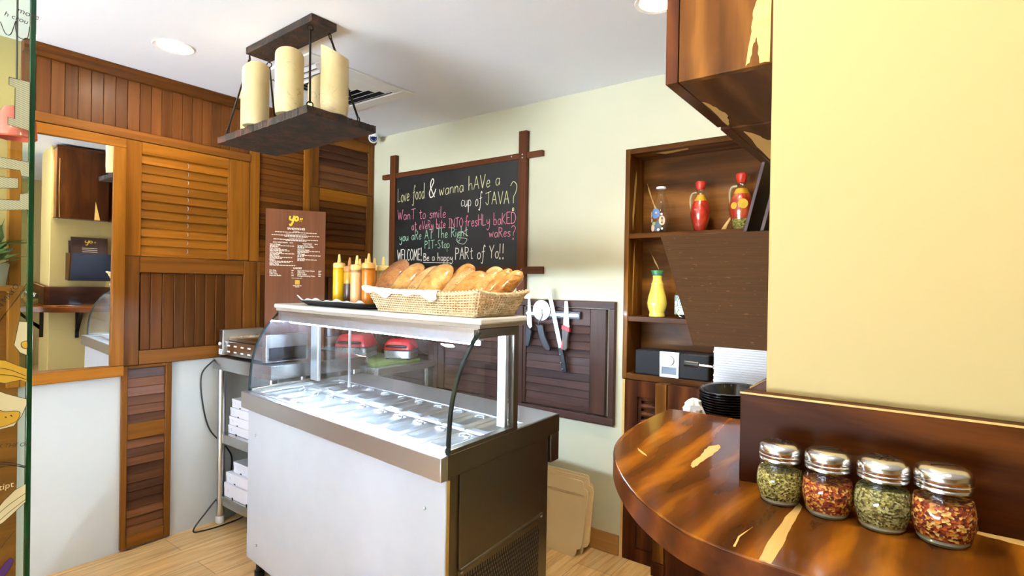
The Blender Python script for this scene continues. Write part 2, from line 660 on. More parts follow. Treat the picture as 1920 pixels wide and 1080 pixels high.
def left_shutter(name, label, outer, field, n, mf_h, mf_v, ms, upright=False, rod=None, xf=XF, gaps=None):
    """louvred shutter standing against the left wall. outer/field: (y0,y1,z0,z1)"""
    y0, y1, z0, z1 = outer
    t = thing(name, label, 'shutter', (XW, (y0 + y1) / 2, z0))
    fields = field if isinstance(field[0], tuple) else [field]
    ns = n if isinstance(n, (list, tuple)) else [n]
    fy0 = min(f[0] for f in fields)
    fy1 = max(f[1] for f in fields)
    st = MB()
    st.box(-3.499, xf, y0, fy0, z0, z1)
    st.box(-3.499, xf, fy1, y1, z0, z1)
    st.build_each('stile', mf_v, t, bevel=0.003)
    r = MB()
    zs = sorted([(f[2], f[3]) for f in fields])
    lo = z0
    for a, bz in zs:
        r.box(-3.499, xf - 0.001, fy0, fy1, lo, a)
        lo = bz
    r.box(-3.499, xf - 0.001, fy0, fy1, lo, z1)
    r.build_each('rail', mf_h, t, bevel=0.003)
    bk = MB()
    for f in fields:
        bk.box(-3.499, -3.496, f[0], f[1], f[2], f[3])
    bk.build('backing', M['hole'], t)
    s = MB()
    for f, k in zip(fields, ns):
        if upright:
            edges = gaps if gaps else [f[0] + (f[1] - f[0]) * i / k for i in range(k + 1)]
            for i in range(len(edges) - 1):
                a, c = edges[i], edges[i + 1]
                tw = random.uniform(0.10, 0.2)
                if c - a > 0.08:
                    tw = 0.02
                s.obox((xf - 0.016, (a + c) / 2, (f[2] + f[3]) / 2), (0.0035, 0.0035 * tw, 0), (-(c - a) * 0.5 * tw, (c - a) * 0.485, 0), (0, 0, (f[3] - f[2]) / 2 - 0.002))
        else:
            p = (f[3] - f[2]) / k
            for i in range(k):
                zc = f[2] + p * (i + 0.5)
                ti = 0.22 + random.uniform(-0.05, 0.06)
                hz = p * 0.56
                s.obox((xf - 0.016 + random.uniform(-.001, .001), (f[0] + f[1]) / 2, zc), (0.0035, 0, 0.0035 * ti), (0, (f[1] - f[0]) / 2 - 0.001, random.uniform(-.001, .001)), (-hz * ti, 0, hz))
    s.build('slats', ms, t, bevel=0.0016, seg=1)
    if rod:
        rb = MB()
        ya, f = rod
        for i in range(ns[0]):
            p = (f[3] - f[2]) / ns[0]
            zc = f[2] + p * (i + 0.5)
            rb.tube([(xf - 0.012, ya, zc - 0.012), (xf - 0.002, ya, zc - 0.006), (xf - 0.002, ya, zc + 0.008), (xf - 0.014, ya, zc + 0.014)], 0.0016, 6)
        rb.build('staples', M['aluminium'], t)
    return t


# framed looking glass
mir = thing('wall_mirror', 'tall mirror in a golden teak frame on the left wall', 'mirror', (XW, 0.9, 0.973))
fr = MB()
fr.box(-3.499, XF + 0.022, 0.70, 1.128, 2.206, 2.258)
fr.box(-3.499, XF + 0.022, 0.70, 1.128, 0.973, 1.031)
fr.build_each('frame_rail', M['teak_golden'], mir, bevel=0.003)
fr = MB()
fr.box(-3.499, XF + 0.023, 1.070, 1.128, 1.031, 2.206)
fr.box(-3.499, XF + 0.023, 0.655, 0.70, 0.973, 2.258)
fr.build_each('frame_stile', M['teak_golden_z'], mir, bevel=0.003)
mm = NT('mirror_silvering')
mm.set(color=(0.88, 0.91, 0.90, 1), metal=1.0, rough=0.0)
nrm = Vector((1, -0.0603, -0.0182)).normalized()


def mir_x(yy, zz):
    # the pane leans a little in its frame
    return -3.4715 + 0.0603 * (yy - 0.95) + 0.0182 * (zz - 1.6)


g = MB()
c4 = [(0.69, 1.025), (1.076, 1.025), (1.076, 2.212), (0.69, 2.212)]
g.prism(c4, lambda a, z: (mir_x(a, z) - 0.0015, a, z), lambda a, z: (mir_x(a, z), a, z))
g.build('mirror_glass', mm.mat, mir, smooth=False)

A_F = (1.209, 1.686, 1.642, 2.197)
left_shutter('louvre_shutter', 'golden teak shutter with wide level slats beside the mirror, above the mid rail', (1.132, 1.690, 1.628, 2.262), A_F, 11,
             M['teak_golden'], M['teak_golden_z'], M['teak_golden'], rod=(1.452, A_F))
tag(MB().box(-3.499, XF + 0.002, 1.692, 1.818, 1.632, 2.262).build('filler_board', M['teak_golden_z'], bevel=0.003),
    'plain golden upright board right of the golden shutter', 'board')
left_shutter('louvre_shutter', 'brown shutter with upright slats beside the mirror, under the golden shutter', (1.132, 1.872, 1.024, 1.627), (1.205, 1.790, 1.102, 1.538), 9,
             M['teak_y'], M['teak_z'], M['teak_brown_z'], upright=True,
             gaps=[1.212, 1.264, 1.324, 1.386, 1.443, 1.500, 1.560, 1.618, 1.676, 1.786])
left_shutter('louvre_shutter', 'brown shutter with upright slats behind the menu board', (1.875, 2.81, 1.024, 1.627), (1.90, 2.74, 1.102, 1.538), 13,
             M['teak_y'], M['teak_z'], M['teak_brown_z'], upright=True)
left_shutter('louvre_shutter', 'tall shutter of narrow reddish slats rising above the menu board', (1.822, 2.254, 1.628, 2.588), (1.886, 2.208, 1.66, 2.54), 24,
             M['teak_y'], M['teak_golden_z'], M['teak_slat'])
left_shutter('louvre_shutter', 'uppermost shutter in the corner, six broad grey-brown slats, under the ceiling moulding', (2.257, 2.815, 2.182, 2.588), (2.322, 2.765, 2.198, 2.512), 6,
             M['teak_y'], M['teak_z'], M['teak_dark_y'])
left_shutter('louvre_shutter', 'corner shutter behind the sauce bottles, with yellowish brown level slats', (2.257, 2.815, 1.628, 2.179), (2.330, 2.752, 1.66, 2.092), 9,
             M['teak_golden'], M['teak_z'], M['teak_slat'])
left_shutter('louvre_shutter', 'narrow shutter of mixed grey and brown slats reaching the floor, in two fields', (1.129, 1.378, 0.012, 1.022),
             [(1.157, 1.346, 0.085, 0.612), (1.157, 1.346, 0.700, 1.004)], [11, 6], M['teak_y'], M['teak_z'], M['teak_dark_y'], xf=-3.476)

# ------------------------------------------------------------------ old shutter on the back wall
YS = YB - 0.032
bf = thing('wall_shutter_frame', 'weathered dark wooden surround of the shutters on the white back wall', 'frame', (-2.05, YB, 0.72))
k = MB()
k.box(-3.42, -1.358, YS, YB - 0.001, 1.376, 1.415)
k.box(-3.42, -1.358, YS, YB - 0.001, 0.722, 0.765)
k.build_each('rail', M['shutter_x'], bf, bevel=0.003)
k = MB()
k.box(-1.392, -1.358, YS, YB - 0.001, 0.765, 1.376)
k.box(-2.035, -1.985, YS, YB - 0.001, 0.765, 1.376)
k.box(-2.76, -2.72, YS, YB - 0.001, 0.765, 1.376)
k.box(-3.42, -3.385, YS, YB - 0.001, 0.765, 1.376)
k.build_each('stile', M['shutter_z'], bf, bevel=0.003)


def back_shutter(label, x0, x1, f, n):
    t = thing('louvre_shutter', label, 'shutter', ((x0 + x1) / 2, YB, 0.77))
    yf = YS + 0.004
    s = MB()
    s.box(x0, f[0], yf, YB - 0.002, 0.772, 1.370)
    s.box(f[1], x1, yf, YB - 0.002, 0.772, 1.370)
    s.build_each('stile', M['shutter_z'], t, bevel=0.003)
    r = MB()
    r.box(f[0], f[1], yf + .001, YB - 0.002, f[3], 1.370)
    r.box(f[0], f[1], yf + .006, YB - 0.002, 0.772, f[2])
    r.build_each('rail', M['shutter_x'], t, bevel=0.003)
    MB().box(f[0], f[1], YB - 0.006, YB - 0.002, f[2], f[3]).build('backing', M['hole'], t)
    q = MB()
    p = (f[3] - f[2]) / n
    for i in range(n):
        zc = f[2] + p * (i + .5)
        ti = 0.10 if i < n * .6 else 0.34
        hz = p * .54
        q.obox(((f[0] + f[1]) / 2, yf + 0.013 + random.uniform(-.001, .001), zc), ((f[1] - f[0]) / 2 - 0.001, 0, random.uniform(-.0025, .0025)), (0, 0.0035, -0.0035 * ti), (0, hz * ti, hz))
    q.build('slats', M['shutter_x'], t, bevel=0.0016, seg=1)
    return t


back_shutter('greyed wooden shutter behind the hanging knives', -1.983, -1.412, (-1.962, -1.512, 0.805, 1.272), 10)
back_shutter('greyed wooden shutter seen through the display case glass', -2.718, -2.037, (-2.66, -2.09, 0.805, 1.272), 10)

back_shutter('greyed wooden shutter in the corner behind the red presses', -3.383, -2.762, (-3.33, -2.815, 0.805, 1.272), 10)

# ------------------------------------------------------------------ ceiling things
def downlight(x, y, label, power, spread=180, size=0.07):
    t = thing('downlight', label, 'ceiling light', (x, y, ZC))
    r = MB()
    r.lathe([(size, -0.0005), (size + 0.018, -0.004), (size + 0.02, -0.0005)], (x, y, ZC), 32)
    r.build('trim_ring', M['white_plastic'], t)
    MB().lathe([(size, -0.0015), (0.0, -0.0015)], (x, y, ZC), 32).build('lens', M['lamp_disc'], t)
    d = bpy.data.lights.new('lamp', 'AREA')
    d.shape = 'DISK'
    d.size = size * 2
    d.spread = math.radians(spread)
    d.energy = power
    d.color = (1.0, 0.87, 0.66)
    o = bpy.data.objects.new('lamp', d)
    C.objects.link(o)
    o.parent = t
    o.location = (0, 0, -0.008)
    return t


downlight(-2.945, 1.155, 'round ceiling light near the panelled wall', 6)
downlight(-0.858, 2.097, 'round ceiling light near the dark overhead cabinet', 13, 115)
downlight(-0.506, 0.95, 'round ceiling light over the bar counter, seen in the mirror', 7)
downlight(0.30, 0.20, 'round ceiling light in front of the yellow wall', 3.0)
downlight(-1.7, -0.3, 'added round ceiling light over the customer side, out of view', 4)  # extra lamp out of view, added to brighten the front of the room

# air conditioning grille
av = thing('ceiling_vent', 'square white air conditioning grille in the ceiling behind the candle lamp', 'vent', (-2.735, 1.92, ZC))
x0, x1, y0, y1 = -3.033, -2.438, 1.568, 2.275
k = MB()
w = 0.085
for a in ((x0, x1, y0, y0 + w), (x0, x1, y1 - w, y1), (x0, x0 + w, y0 + w, y1 - w), (x1 - w, x1, y0 + w, y1 - w)):
    k.box(*a, ZC - 0.012, ZC - 0.0005)
k.build_each('frame_side', M['white_plastic'], av, bevel=0.004)
MB().box(x0 + w, x1 - w, y0 + w, y1 - w, ZC - 0.0025, ZC - 0.0008).build('dark_duct', M['hole'], av)
for i in range(4):
    a0, a1, b0, b1 = x0 + w + 0.012 + i * 0.042, x1 - w - 0.012 - i * 0.042, y0 + w + 0.012 + i * 0.048, y1 - w - 0.012 - i * 0.048
    k = MB()
    s = 0.024
    # sloping blades, one ring
    o = [(a0, b0), (a1, b0), (a1, b1), (a0, b1)]
    n = [(a0 + s, b0 + s), (a1 - s, b0 + s), (a1 - s, b1 - s), (a0 + s, b1 - s)]
    vs = [(p[0], p[1], ZC - 0.004) for p in o] + [(p[0], p[1], ZC - 0.016) for p in n] + [(p[0], p[1], ZC - 0.003) for p in o] + [(p[0], p[1], ZC - 0.0145) for p in n]
    fs = []
    for j in range(4):
        q = (j + 1) % 4
        fs += [(j, q, 4 + q, 4 + j), (8 + j, 12 + j, 12 + q, 8 + q), (j, 8 + j, 8 + q, q), (4 + j, 4 + q, 12 + q, 12 + j)]
    k.add(vs, fs)
    k.build('blade', M['white_plastic'], av, smooth=False)
a0, a1, b0, b1 = x0 + w + 0.18, x1 - w - 0.18, y0 + w + 0.204, y1 - w - 0.204
MB().box(a0, a1, b0, b1, ZC - 0.016, ZC - 0.004).build('centre_plate', M['white_plastic'], av, bevel=0.003)

# security camera in the corner
cc = thing('security_camera', 'small white dome security camera in the ceiling corner', 'camera', (-3.36, 2.72, ZC))
k = MB()
k.lathe([(0.034, 0.0), (0.034, -0.018), (0.028, -0.028)], (-3.36, 2.715, ZC), 24)
k.build('base', M['white_plastic'], cc)
k = MB()
aim = Vector((3.36, -2.72, -0.9)).normalized()
rot = aim.to_track_quat('Z', 'Y').to_matrix()
ec = Vector((-3.36, 2.715, ZC - 0.036))
k.lathe([(0.0, -0.036), (0.02, -0.033), (0.034, -0.016), (0.037, 0.0), (0.035, 0.012), (0.029, 0.02), (0.027, 0.02), (0.027, 0.012), (0, 0.012)], ec, 28, M=rot)
k.build('eyeball', M['white_plastic'], cc)
k = MB()
k.lathe([(0.0265, 0.0125), (0.0265, 0.016), (0.0, 0.019)], ec, 24, M=rot)
e = k.build('lens_face', plain('dark_blue_lens', lin(30, 44, 84), 0.1), cc)
k = MB()
for i in range(10):
    a = 2 * PI * i / 10
    p = rot @ Vector((0.019 * math.cos(a), 0.019 * math.sin(a), 0.018)) + ec
    k.sphere(p, 0.0028, 8, 5)
k.build('infrared_led', M['aluminium'], e)
# ------------------------------------------------------------------ candle lamp hanging from the ceiling
lampT = thing('hanging_lamp', 'black iron plank lamp holding marbled candle shades, hung below the ceiling', 'lamp', (-2.37, 1.42, ZC))


def iron_mat():
    t = NT('rusty_slate_iron')
    v = t.coords()
    f = t.noise(v, 14, 6, 0.7)
    t.color(t.ramp(f, [(0.3, lin(26, 22, 20)), (0.5, lin(52, 44, 38)), (0.62, lin(86, 50, 34)), (0.75, lin(58, 60, 62))]))
    t.set(rough=0.7, metal=0.2)
    t.bump(t.noise(v, 70, 5, 0.7), 0.6, 0.008)
    return t.mat


M['rust'] = iron_mat()
MB().prism_z([(-2.655, 1.362), (-2.080, 1.345), (-2.080, 1.472), (-2.655, 1.486)], ZC - 0.034, ZC - 0.001).build('ceiling_plate', M['rust'], lampT, bevel=0.003)
# the rough edged lower board
pb = []
x0, x1, y0, y1 = -2.785, -1.965, 1.275, 1.604


def rough_edge(a, b, n):
    out = []
    for i in range(n):
        t = i / n
        j = 0 if i == 0 else random.uniform(-0.003, 0.003)
        d = (Vector((b[0], b[1])) - Vector((a[0], a[1]))).normalized()
        out.append((a[0] + (b[0] - a[0]) * t - d.y * j, a[1] + (b[1] - a[1]) * t + d.x * j))
    return out


pts = rough_edge((-2.785, 1.294), (-1.960, 1.253), 70) + rough_edge((-1.960, 1.253), (-1.968, 1.604), 34) + rough_edge((-1.968, 1.604), (-2.785, 1.604), 50) + rough_edge((-2.785, 1.604), (-2.785, 1.294), 24)
bd = MB()
n = len(pts)
lay = []
for z, s in ((2.172, 0.0), (2.178, -0.004), (2.188, 0.001), (2.196, -0.003), (2.203, 0.002)):
    lay += [(p[0] + (p[0] + 2.372) * s * random.uniform(.2, 1.6), p[1] + (p[1] - 1.44) * s * 2 * random.uniform(.2, 1.6), z) for p in pts]
fs = [list(range(n))[::-1], [4 * n + i for i in range(n)]]
for j in range(4):
    fs += [(j * n + i, j * n + (i + 1) % n, (j + 1) * n + (i + 1) % n, (j + 1) * n + i) for i in range(n)]
bd.add(lay, fs)
bd.build('lower_board', M['rust'], lampT, angle=25)


def onyx():
    t = NT('veined_alabaster')
    v = t.coords()
    w = t.noise(v, 7, 3, 0.5, 2.0)
    vein = t.ramp(w, [(0.485, (0, 0, 0, 1)), (0.5, (1, 1, 1, 1)), (0.515, (0, 0, 0, 1))])
    mask = t.ramp(t.noise(v, 5.0, 2), [(0.52, (0, 0, 0, 1)), (0.66, (1, 1, 1, 1))])
    vm = t.math('MULTIPLY', vein, mask)
    c = t.ramp(t.noise(v, 4, 4), [(0.3, lin(204, 178, 122)), (0.7, lin(220, 200, 150))])
    t.color(t.mix(vm, c, lin(120, 92, 48)))
    t.set(rough=0.35, sss=0.15, coat=0.2)
    t.b.inputs['Subsurface Radius'].default_value = (0.02, 0.012, 0.006)
    return t.mat


M['onyx'] = onyx()


def candle(x, y, h, slope_dir, dip, r=0.058):
    zb = 2.215
    k = MB()
    seg = 40
    rings = 6
    vs = []
    for j in range(rings + 1):
        for i in range(seg):
            a = 2 * PI * i / seg
            rr = r * (0.94 if j == 0 else 1.0)
            c = math.cos(a - slope_dir)
            top = h - dip * (0.5 - 0.5 * c) ** 1.1
            zz = zb + top * (j / rings) if j else zb
            vs.append((x + rr * math.cos(a), y + rr * math.sin(a), zz + (0.004 if j == 1 else 0) * 0))
    inner = 0.82
    for j in range(rings, -1, -1):
        for i in range(seg):
            a = 2 * PI * i / seg
            c = math.cos(a - slope_dir)
            top = h - dip * (0.5 - 0.5 * c) ** 1.1
            vs.append((x + r * inner * math.cos(a), y + r * inner * math.sin(a), zb + 0.012 + (top - 0.014) * j / rings))
    tot = 2 * (rings + 1)
    fs = [(j * seg + i, j * seg + (i + 1) % seg, (j + 1) * seg + (i + 1) % seg, (j + 1) * seg + i) for j in range(tot - 1) for i in range(seg)]
    fs.append(list(range(seg))[::-1])
    fs.append([(tot - 1) * seg + i for i in range(seg)])
    k.add(vs, fs)
    o = k.build('candle_shade', M['onyx'], lampT, angle=50)
    MB().lathe([(0.030, 2.203), (0.036, 2.207), (0.036, 2.212), (0.028, 2.2155)], (x, y, 0), 24).build('candle_base', M['iron'], o)
    d = bpy.data.lights.new('bulb', 'POINT')
    d.energy = 0.3
    d.color = (1.0, 0.86, 0.66)
    d.shadow_soft_size = 0.03
    bl = bpy.data.objects.new('bulb', d)
    C.objects.link(bl)
    bl.parent = lampT
    bl.location = Vector((x, y, zb + h - 0.085)) - lampT.location
    return o


candle(-2.48, 1.322, 0.285, math.radians(350), 0.060)
candle(-2.185, 1.312, 0.272, math.radians(325), 0.045)
candle(-2.036, 1.433, 0.305, math.radians(200), 0.06)
candle(-2.288, 1.535, 0.265, math.radians(20), 0.07)
candle(-2.655, 1.405, 0.255, math.radians(120), 0.04)

for (tx, ty), (bx, by) in (((-2.64, 1.375), (-2.70, 1.30)), ((-2.64, 1.475), (-2.73, 1.575)), ((-2.11, 1.360), (-1.992, 1.287)), ((-2.11, 1.458), (-1.995, 1.53))):
    a = Vector((tx, ty, ZC - 0.052))
    bb = Vector((bx, by, 2.218))
    d = (bb - a).normalized()
    k = MB()
    side = d.cross(Vector((0, 0, 1))).normalized()
    ring = lambda c: [c + 0.012 * (math.cos(2 * PI * i / 16) * Vector((0, 0, 1)) + math.sin(2 * PI * i / 16) * side) for i in range(16)]
    k.tube(ring(a), 0.0026, 6, closed=True)
    k.tube(ring(bb), 0.0026, 6, closed=True)
    k.tube([a + d * 0.010, bb - d * 0.010], 0.0048, 8)
    k.build('hanging_rod', M['iron'], lampT)
# ------------------------------------------------------------------ refrigerated display counter (stands a little skew in the room)
CN = Vector((-1.222, 1.277, 0.0))
E1 = Vector((-0.9961, 0.0877, 0.0))       # along the front, away from the wall stub
E2 = Vector((-0.0450, 0.9990, 0.0))       # towards the back wall
CW, CD = 1.535, 0.779


def cp(p):
    return CN + E1 * p[0] + E2 * p[1] + Vector((0, 0, p[2]))


case = thing('display_counter', 'stainless steel sandwich counter with curved glass front and white front panel', 'display counter', tuple(cp((0.75, 0.4, 0))))
CB = lambda: MB(T=cp)
CB().box(0.012, 1.495, 0.05, 0.705, 0.105, 0.862).build('body', M['steel_side'], case, bevel=0.004)
k = CB()
k.prism_z([(a, b) for a, b in [(0.0, 0.026), (1.505, 0.026), (1.505, 0.046), (0.0, 0.046)]], 0.100, 0.857)
fp = k.build('front_panel', [M['white_gloss']], case, bevel=0.004)
fp['label'] = 'white glossy front board'
k = CB()
k.box(-0.0006, 0.0045, 0.030, 0.0455, 0.101, 0.856)
k.build('board_edge', M['yellow_edge'], fp)
k = CB()
for u, z in ((1.412, 0.734), (1.39, 0.195), (0.105, 0.743), (0.13, 0.2)):
    a = cp((u, 0.026, z))
    k2 = -E2 * 1.0
    k.lathe([(0.006, 0.026), (0.006, 0.022), (0.003, 0.0195), (0, 0.019)], (0, 0, 0), 10)
    # put the last lathe into place: axis along depth
    for i in range(len(k.v) - 40, len(k.v)):
        p = k.v[i]
        q = Vector(p) - CN
        # recover local lathe coords (u,v,z) from the mapped point
        lu = (q.x * E2.y - q.y * E2.x) / (E1.x * E2.y - E1.y * E2.x)
        lv = (E1.x * q.y - E1.y * q.x) / (E1.x * E2.y - E1.y * E2.x)
        k.v[i] = tuple(cp((u + lu, q.z, z + lv)))
k.build_each('screw', M['steel_bright'], fp)

# steel worktop with rim and aprons
k = CB()
k.box(0, CW, 0.0, 0.036, 0.859, 0.940)                 # front band
k.box(0.012, CW - 0.012, 0.036, 0.056, 0.915, 0.940)
k.box(0.012, CW - 0.012, 0.545, CD, 0.905, 0.940)
k.box(0.012, 0.046, 0.056, 0.545, 0.905, 0.940)
k.box(CW - 0.095, CW - 0.012, 0.056, 0.545, 0.905, 0.940)
k.box(0.046, CW - 0.095, 0.300, 0.312, 0.915, 0.934)   # bar between the two rows of pans
k.build('worktop', metal('worktop_steel', (0.62, 0.63, 0.65, 1), 0.36, 'X', 0.03), case, bevel=0.003)
CB().box(0.046, CW - 0.095, 0.056, 0.545, 0.868, 0.872).build('well_floor', M['steel_x'], case)
k = CB()
k.box(0, 0.012, 0.0362, CD, 0.862, 0.940)
k.box(CW - 0.012, CW, 0.0362, CD, 0.862, 0.940)
k.build_each('end_apron', M['steel_side'], case, bevel=0.002)
k = CB()
k.box(0.0, CW, CD - 0.070, CD - 0.001, 0.742, 0.862)
k.build('rear_apron', M['steel_side'], case, bevel=0.003)
# right side sheet with slotted compressor grille
k = CB()
k.box(0.004, 0.013, 0.104, 0.630, 0.535, 0.860)
sp = k.build('side_panel', M['steel_side'], case, bevel=0.002)
k = CB()
k.box(0.0075, 0.0135, 0.104, 0.650, 0.110, 0.528)
gr = k.build('compressor_grille', M['steel_side'], case, bevel=0.002)
gr['label'] = 'slotted steel grille low on the side'
k = CB()
row = 0
z = 0.505
while z > 0.13:
    for i in range(34):
        v = 0.140 + i * 0.0145 + (0.00725 if row % 2 else 0)
        if v < 0.64:
            k.box(0.0067, 0.0085, v - 0.0022, v + 0.0022, z - 0.024, z)
    z -= 0.0175
    row += 1
k.build('slots', M['hole'], gr, smooth=False)
k = CB()
k.tube([(0.004, 0.110, 0.531), (0.004, 0.648, 0.545)], 0.006, 8)
k.build('ledge', M['steel_side'], gr)
k = CB()
for v, z in ((0.118, 0.522), (0.642, 0.536)):
    k.sphere((0.004, v, z), 0.006, 10, 6)
k.build_each('screw', M['steel_bright'], gr)
k = CB()
k.box(0.06, 0.10, CD - 0.072, CD - 0.02, 0.690, 0.735)
k.build('switch_knob', M['black'], case, bevel=0.004)
for u, v in ((1.455, 0.075), (0.05, 0.075), (1.455, 0.64), (0.05, 0.64)):
    k = CB()
    k.lathe([(0.018, 0.107), (0.018, 0.03), (0.026, 0.028), (0.026, 0.0)], (u, v, 0), 16)
    k.build('foot', M['black'], case)

# glass house on top
k = CB()
k.box(0.0, 0.030, 0.045, 0.446, 0.940, 0.955)
k.box(CW - 0.03, CW, 0.045, 0.446, 0.940, 0.952)
k.build_each('base_rail', M['steel_side'], case, bevel=0.002)
for u0, u1 in ((0.0, 0.028), (CW - 0.028, CW)):
    k = CB()
    k.prism([(0.446, 0.953), (0.446, 1.345), (0.190, 1.345), (0.190, 1.310), (0.414, 1.310), (0.414, 0.953)], lambda a, b: (u0, a, b), lambda a, b: (u1, a, b))
    k.build('end_frame', M['steel_side'], case, bevel=0.003)
for u0, u1 in ((0.024, 0.068), (CW - 0.11, CW - 0.03)):
    CB().box(u0, u1, 0.388, 0.408, 0.952, 1.312).build('channel_post', M['aluminium'], case, bevel=0.003)
k = CB()
k.box(0.028, CW - 0.028, 0.190, 0.206, 1.292, 1.345)
k.box(0.028, CW - 0.028, 0.430, 0.446, 1.331, 1.345)
k.box(0.006, CW - 0.006, 0.190, 0.440, 1.337, 1.345)
k.build_each('top_beam', M['aluminium'], case, bevel=0.002)
k = CB()
k.tube([(0.05, 0.250, 1.287), (CW - 0.05, 0.250, 1.287)], 0.009, 12)
led = k.build('light_tube', M['orange_led'], case)
k = CB()
k.box(0.04, CW - 0.04, 0.237, 0.263, 1.296, 1.336)
k.build('tube_holder', M['white_plastic'], case)
# counter shelf board
k = CB()
k.box(-0.012, 1.560, 0.186, 0.488, 1.358, 1.381)
k.build('shelf_board', plain('white_stone_board', lin(206, 204, 200), 0.35), case, bevel=0.007, seg=3)
k = CB()
k.box(-0.002, 1.545, 0.192, 0.474, 1.345, 1.358)
k.build('board_support', plain('greyish_board', lin(170, 160, 146), 0.5), case, bevel=0.001)
# bent front glass
prof = [(0.040, 0.940), (0.041, 0.989), (0.050, 1.081), (0.064, 1.137), (0.093, 1.208), (0.131, 1.264), (0.172, 1.310), (0.196, 1.334)]
cur = [(p.x, p.y) for p in smooth_path([(a, b, 0) for a, b in prof], 5)]
k = CB()
vs, fs = [], []
for a, b in cur:
    vs += [(0.012, a, b), (CW - 0.012, a, b)]
fs = [(2 * i, 2 * i + 1, 2 * i + 3, 2 * i + 2) for i in range(len(cur) - 1)]
k.add(vs, fs)
k.build('curved_glass', M['glass_case'], case)
k = CB()
for u0, u1 in ((-0.001, 0.013), (CW - 0.014, CW - 0.006)):
    ib = [(a + 0.005 if i else a + 0.005, b + (0.001 if i else 0)) for i, (a, b) in enumerate(cur)]
    poly = [(a - 0.004, b) for a, b in cur] + [(a + 0.006, b - 0.003 * (i / len(cur))) for i, (a, b) in enumerate(cur)][::-1]
    k.prism(poly, lambda a, b, u0=u0: (u0, a, b), lambda a, b, u1=u1: (u1, a, b))
k.build_each('glass_edge', M['glass_edge'], case)
for u in (0.016, CW - 0.018):
    poly = [(a + .004, b) for a, b in cur] + [(0.41, 1.334), (0.41, 0.945)]
    k = CB()
    k.poly([(u, a, b) for a, b in poly])
    k.build('end_glass', M['glass_case'], case)
# sliding pane at the back, left half
k = CB()
k.box(0.78, CW - 0.11, 0.424, 0.428, 0.95, 1.325)
k.build('rear_glass', M['glass'], case)
k = CB()
k.box(1.16, 1.166, 0.420, 0.432, 0.95, 1.325)
k.build('rear_glass_rail', M['aluminium'], case)

# ------------------------------------------------------------------ lidded pans in the well
def lid_proto():
    t = thing('pan_lid', '-', 'pan lid', (0, 0, 0), 'lidded food pans in the display counter')
    Tl = lambda p: E1 * p[0] + E2 * p[1] + Vector((0, 0, p[2]))
    hw, hd = 0.0655, 0.1185
    k = MB(T=Tl)

    def loop(w, d, r, z, cx=0.0, cy=0.0):
        return [(a + cx, b + cy, z) for a, b in rrect(-w, w, -d, d, r, 5)]
    L = [loop(hw, hd, 0.012, -0.012), loop(hw, hd, 0.012, 0.0), loop(hw - 0.004, hd - 0.004, 0.010, 0.003), loop(hw - 0.014, hd - 0.02, 0.02, 0.003),
         loop(hw - 0.017, hd - 0.024, 0.02, 0.0075), loop(hw - 0.024, hd - 0.034, 0.018, 0.0075), loop(hw - 0.029, hd - 0.040, 0.016, 0.001), loop(0.012, 0.03, 0.01, 0.0005)]
    n = len(L[0])
    vs = [p for l in L for p in l]
    fs = [(j * n + i, j * n + (i + 1) % n, (j + 1) * n + (i + 1) % n, (j + 1) * n + i) for j in range(len(L) - 1) for i in range(n)]
    fs += [list(range(n))[::-1], [(len(L) - 1) * n + i for i in range(n)]]
    k.add(vs, fs)
    k.build('lid', M['steel_bright'], t, angle=60)
    # moulded grip at the back end of the lid
    k = MB(T=Tl)
    a = [(0.026 * math.cos(PI * i / 10), 0.062 + 0.020 * math.sin(PI * i / 10), 0.003 + 0.005 * math.sin(PI * i / 10) ** .5) for i in range(11)]
    k.tube(a, 0.004, 8)
    k.build('grip', M['steel_bright'], t)
    k = MB(T=Tl)
    k.box(-hw + 0.004, hw - 0.004, -hd + 0.004, hd - 0.004, -0.055, -0.013)
    k.build('pan', M['steel_x'], t)
    return t


ordn = ['first', 'second', 'third', 'fourth', 'fifth', 'sixth', 'seventh', 'eighth', 'ninth', 'tenth']
lp = lid_proto()
first = True
for row, (vc, rn) in enumerate(((0.180, 'front'), (0.433, 'rear'))):
    for i in range(10):
        u = 0.115 + i * 0.1365
        lab = 'steel pan lid, %s from the right end in the %s row of the counter' % (ordn[i], rn)
        pos = cp((u, vc, 0.932))
        if first:
            lp.location = pos
            lp['label'] = lab
            first = False
        else:
            dup(lp, pos, lab)
# ------------------------------------------------------------------ steel work table in the corner
TX0, TX1, TY0, TY1, TZ = -3.485, -2.825, 1.612, 2.26, 1.035
tb = thing('work_table', 'stainless steel work table with two lower shelves against the shuttered wall', 'table', ((TX0 + TX1) / 2, (TY0 + TY1) / 2, 0))
k = MB()
k.box(TX0, TX1, TY0, TY1, TZ - 0.004, TZ)
k.box(TX0, TX1, TY0, TY0 + 0.004, TZ - 0.078, TZ - .004)
k.box(TX0, TX1, TY1 - 0.004, TY1, TZ - 0.078, TZ - .004)
k.box(TX0, TX0 + 0.004, TY0, TY1, TZ - 0.078, TZ - .004)
k.box(TX1 - 0.004, TX1, TY0, TY1, TZ - 0.078, TZ - .004)
k.build('table_top', M['steel_x'], tb, bevel=0.002)
for x, y in ((TX0 + 0.03, 1.653), (TX1 - 0.05, 1.653), (TX0 + 0.03, TY1 - 0.05), (TX1 - 0.05, TY1 - 0.05)):
    k = MB()
    k.lathe([(0.023, 0.03), (0.023, TZ - 0.005)], (x, y, 0), 20)
    lg = k.build('leg', M['steel_z'], tb)
    MB().lathe([(0.022, 0.0), (0.026, 0.006), (0.026, 0.035), (0.0235, 0.045)], (x, y, 0), 20).build('foot_cap', M['white_plastic'], lg)
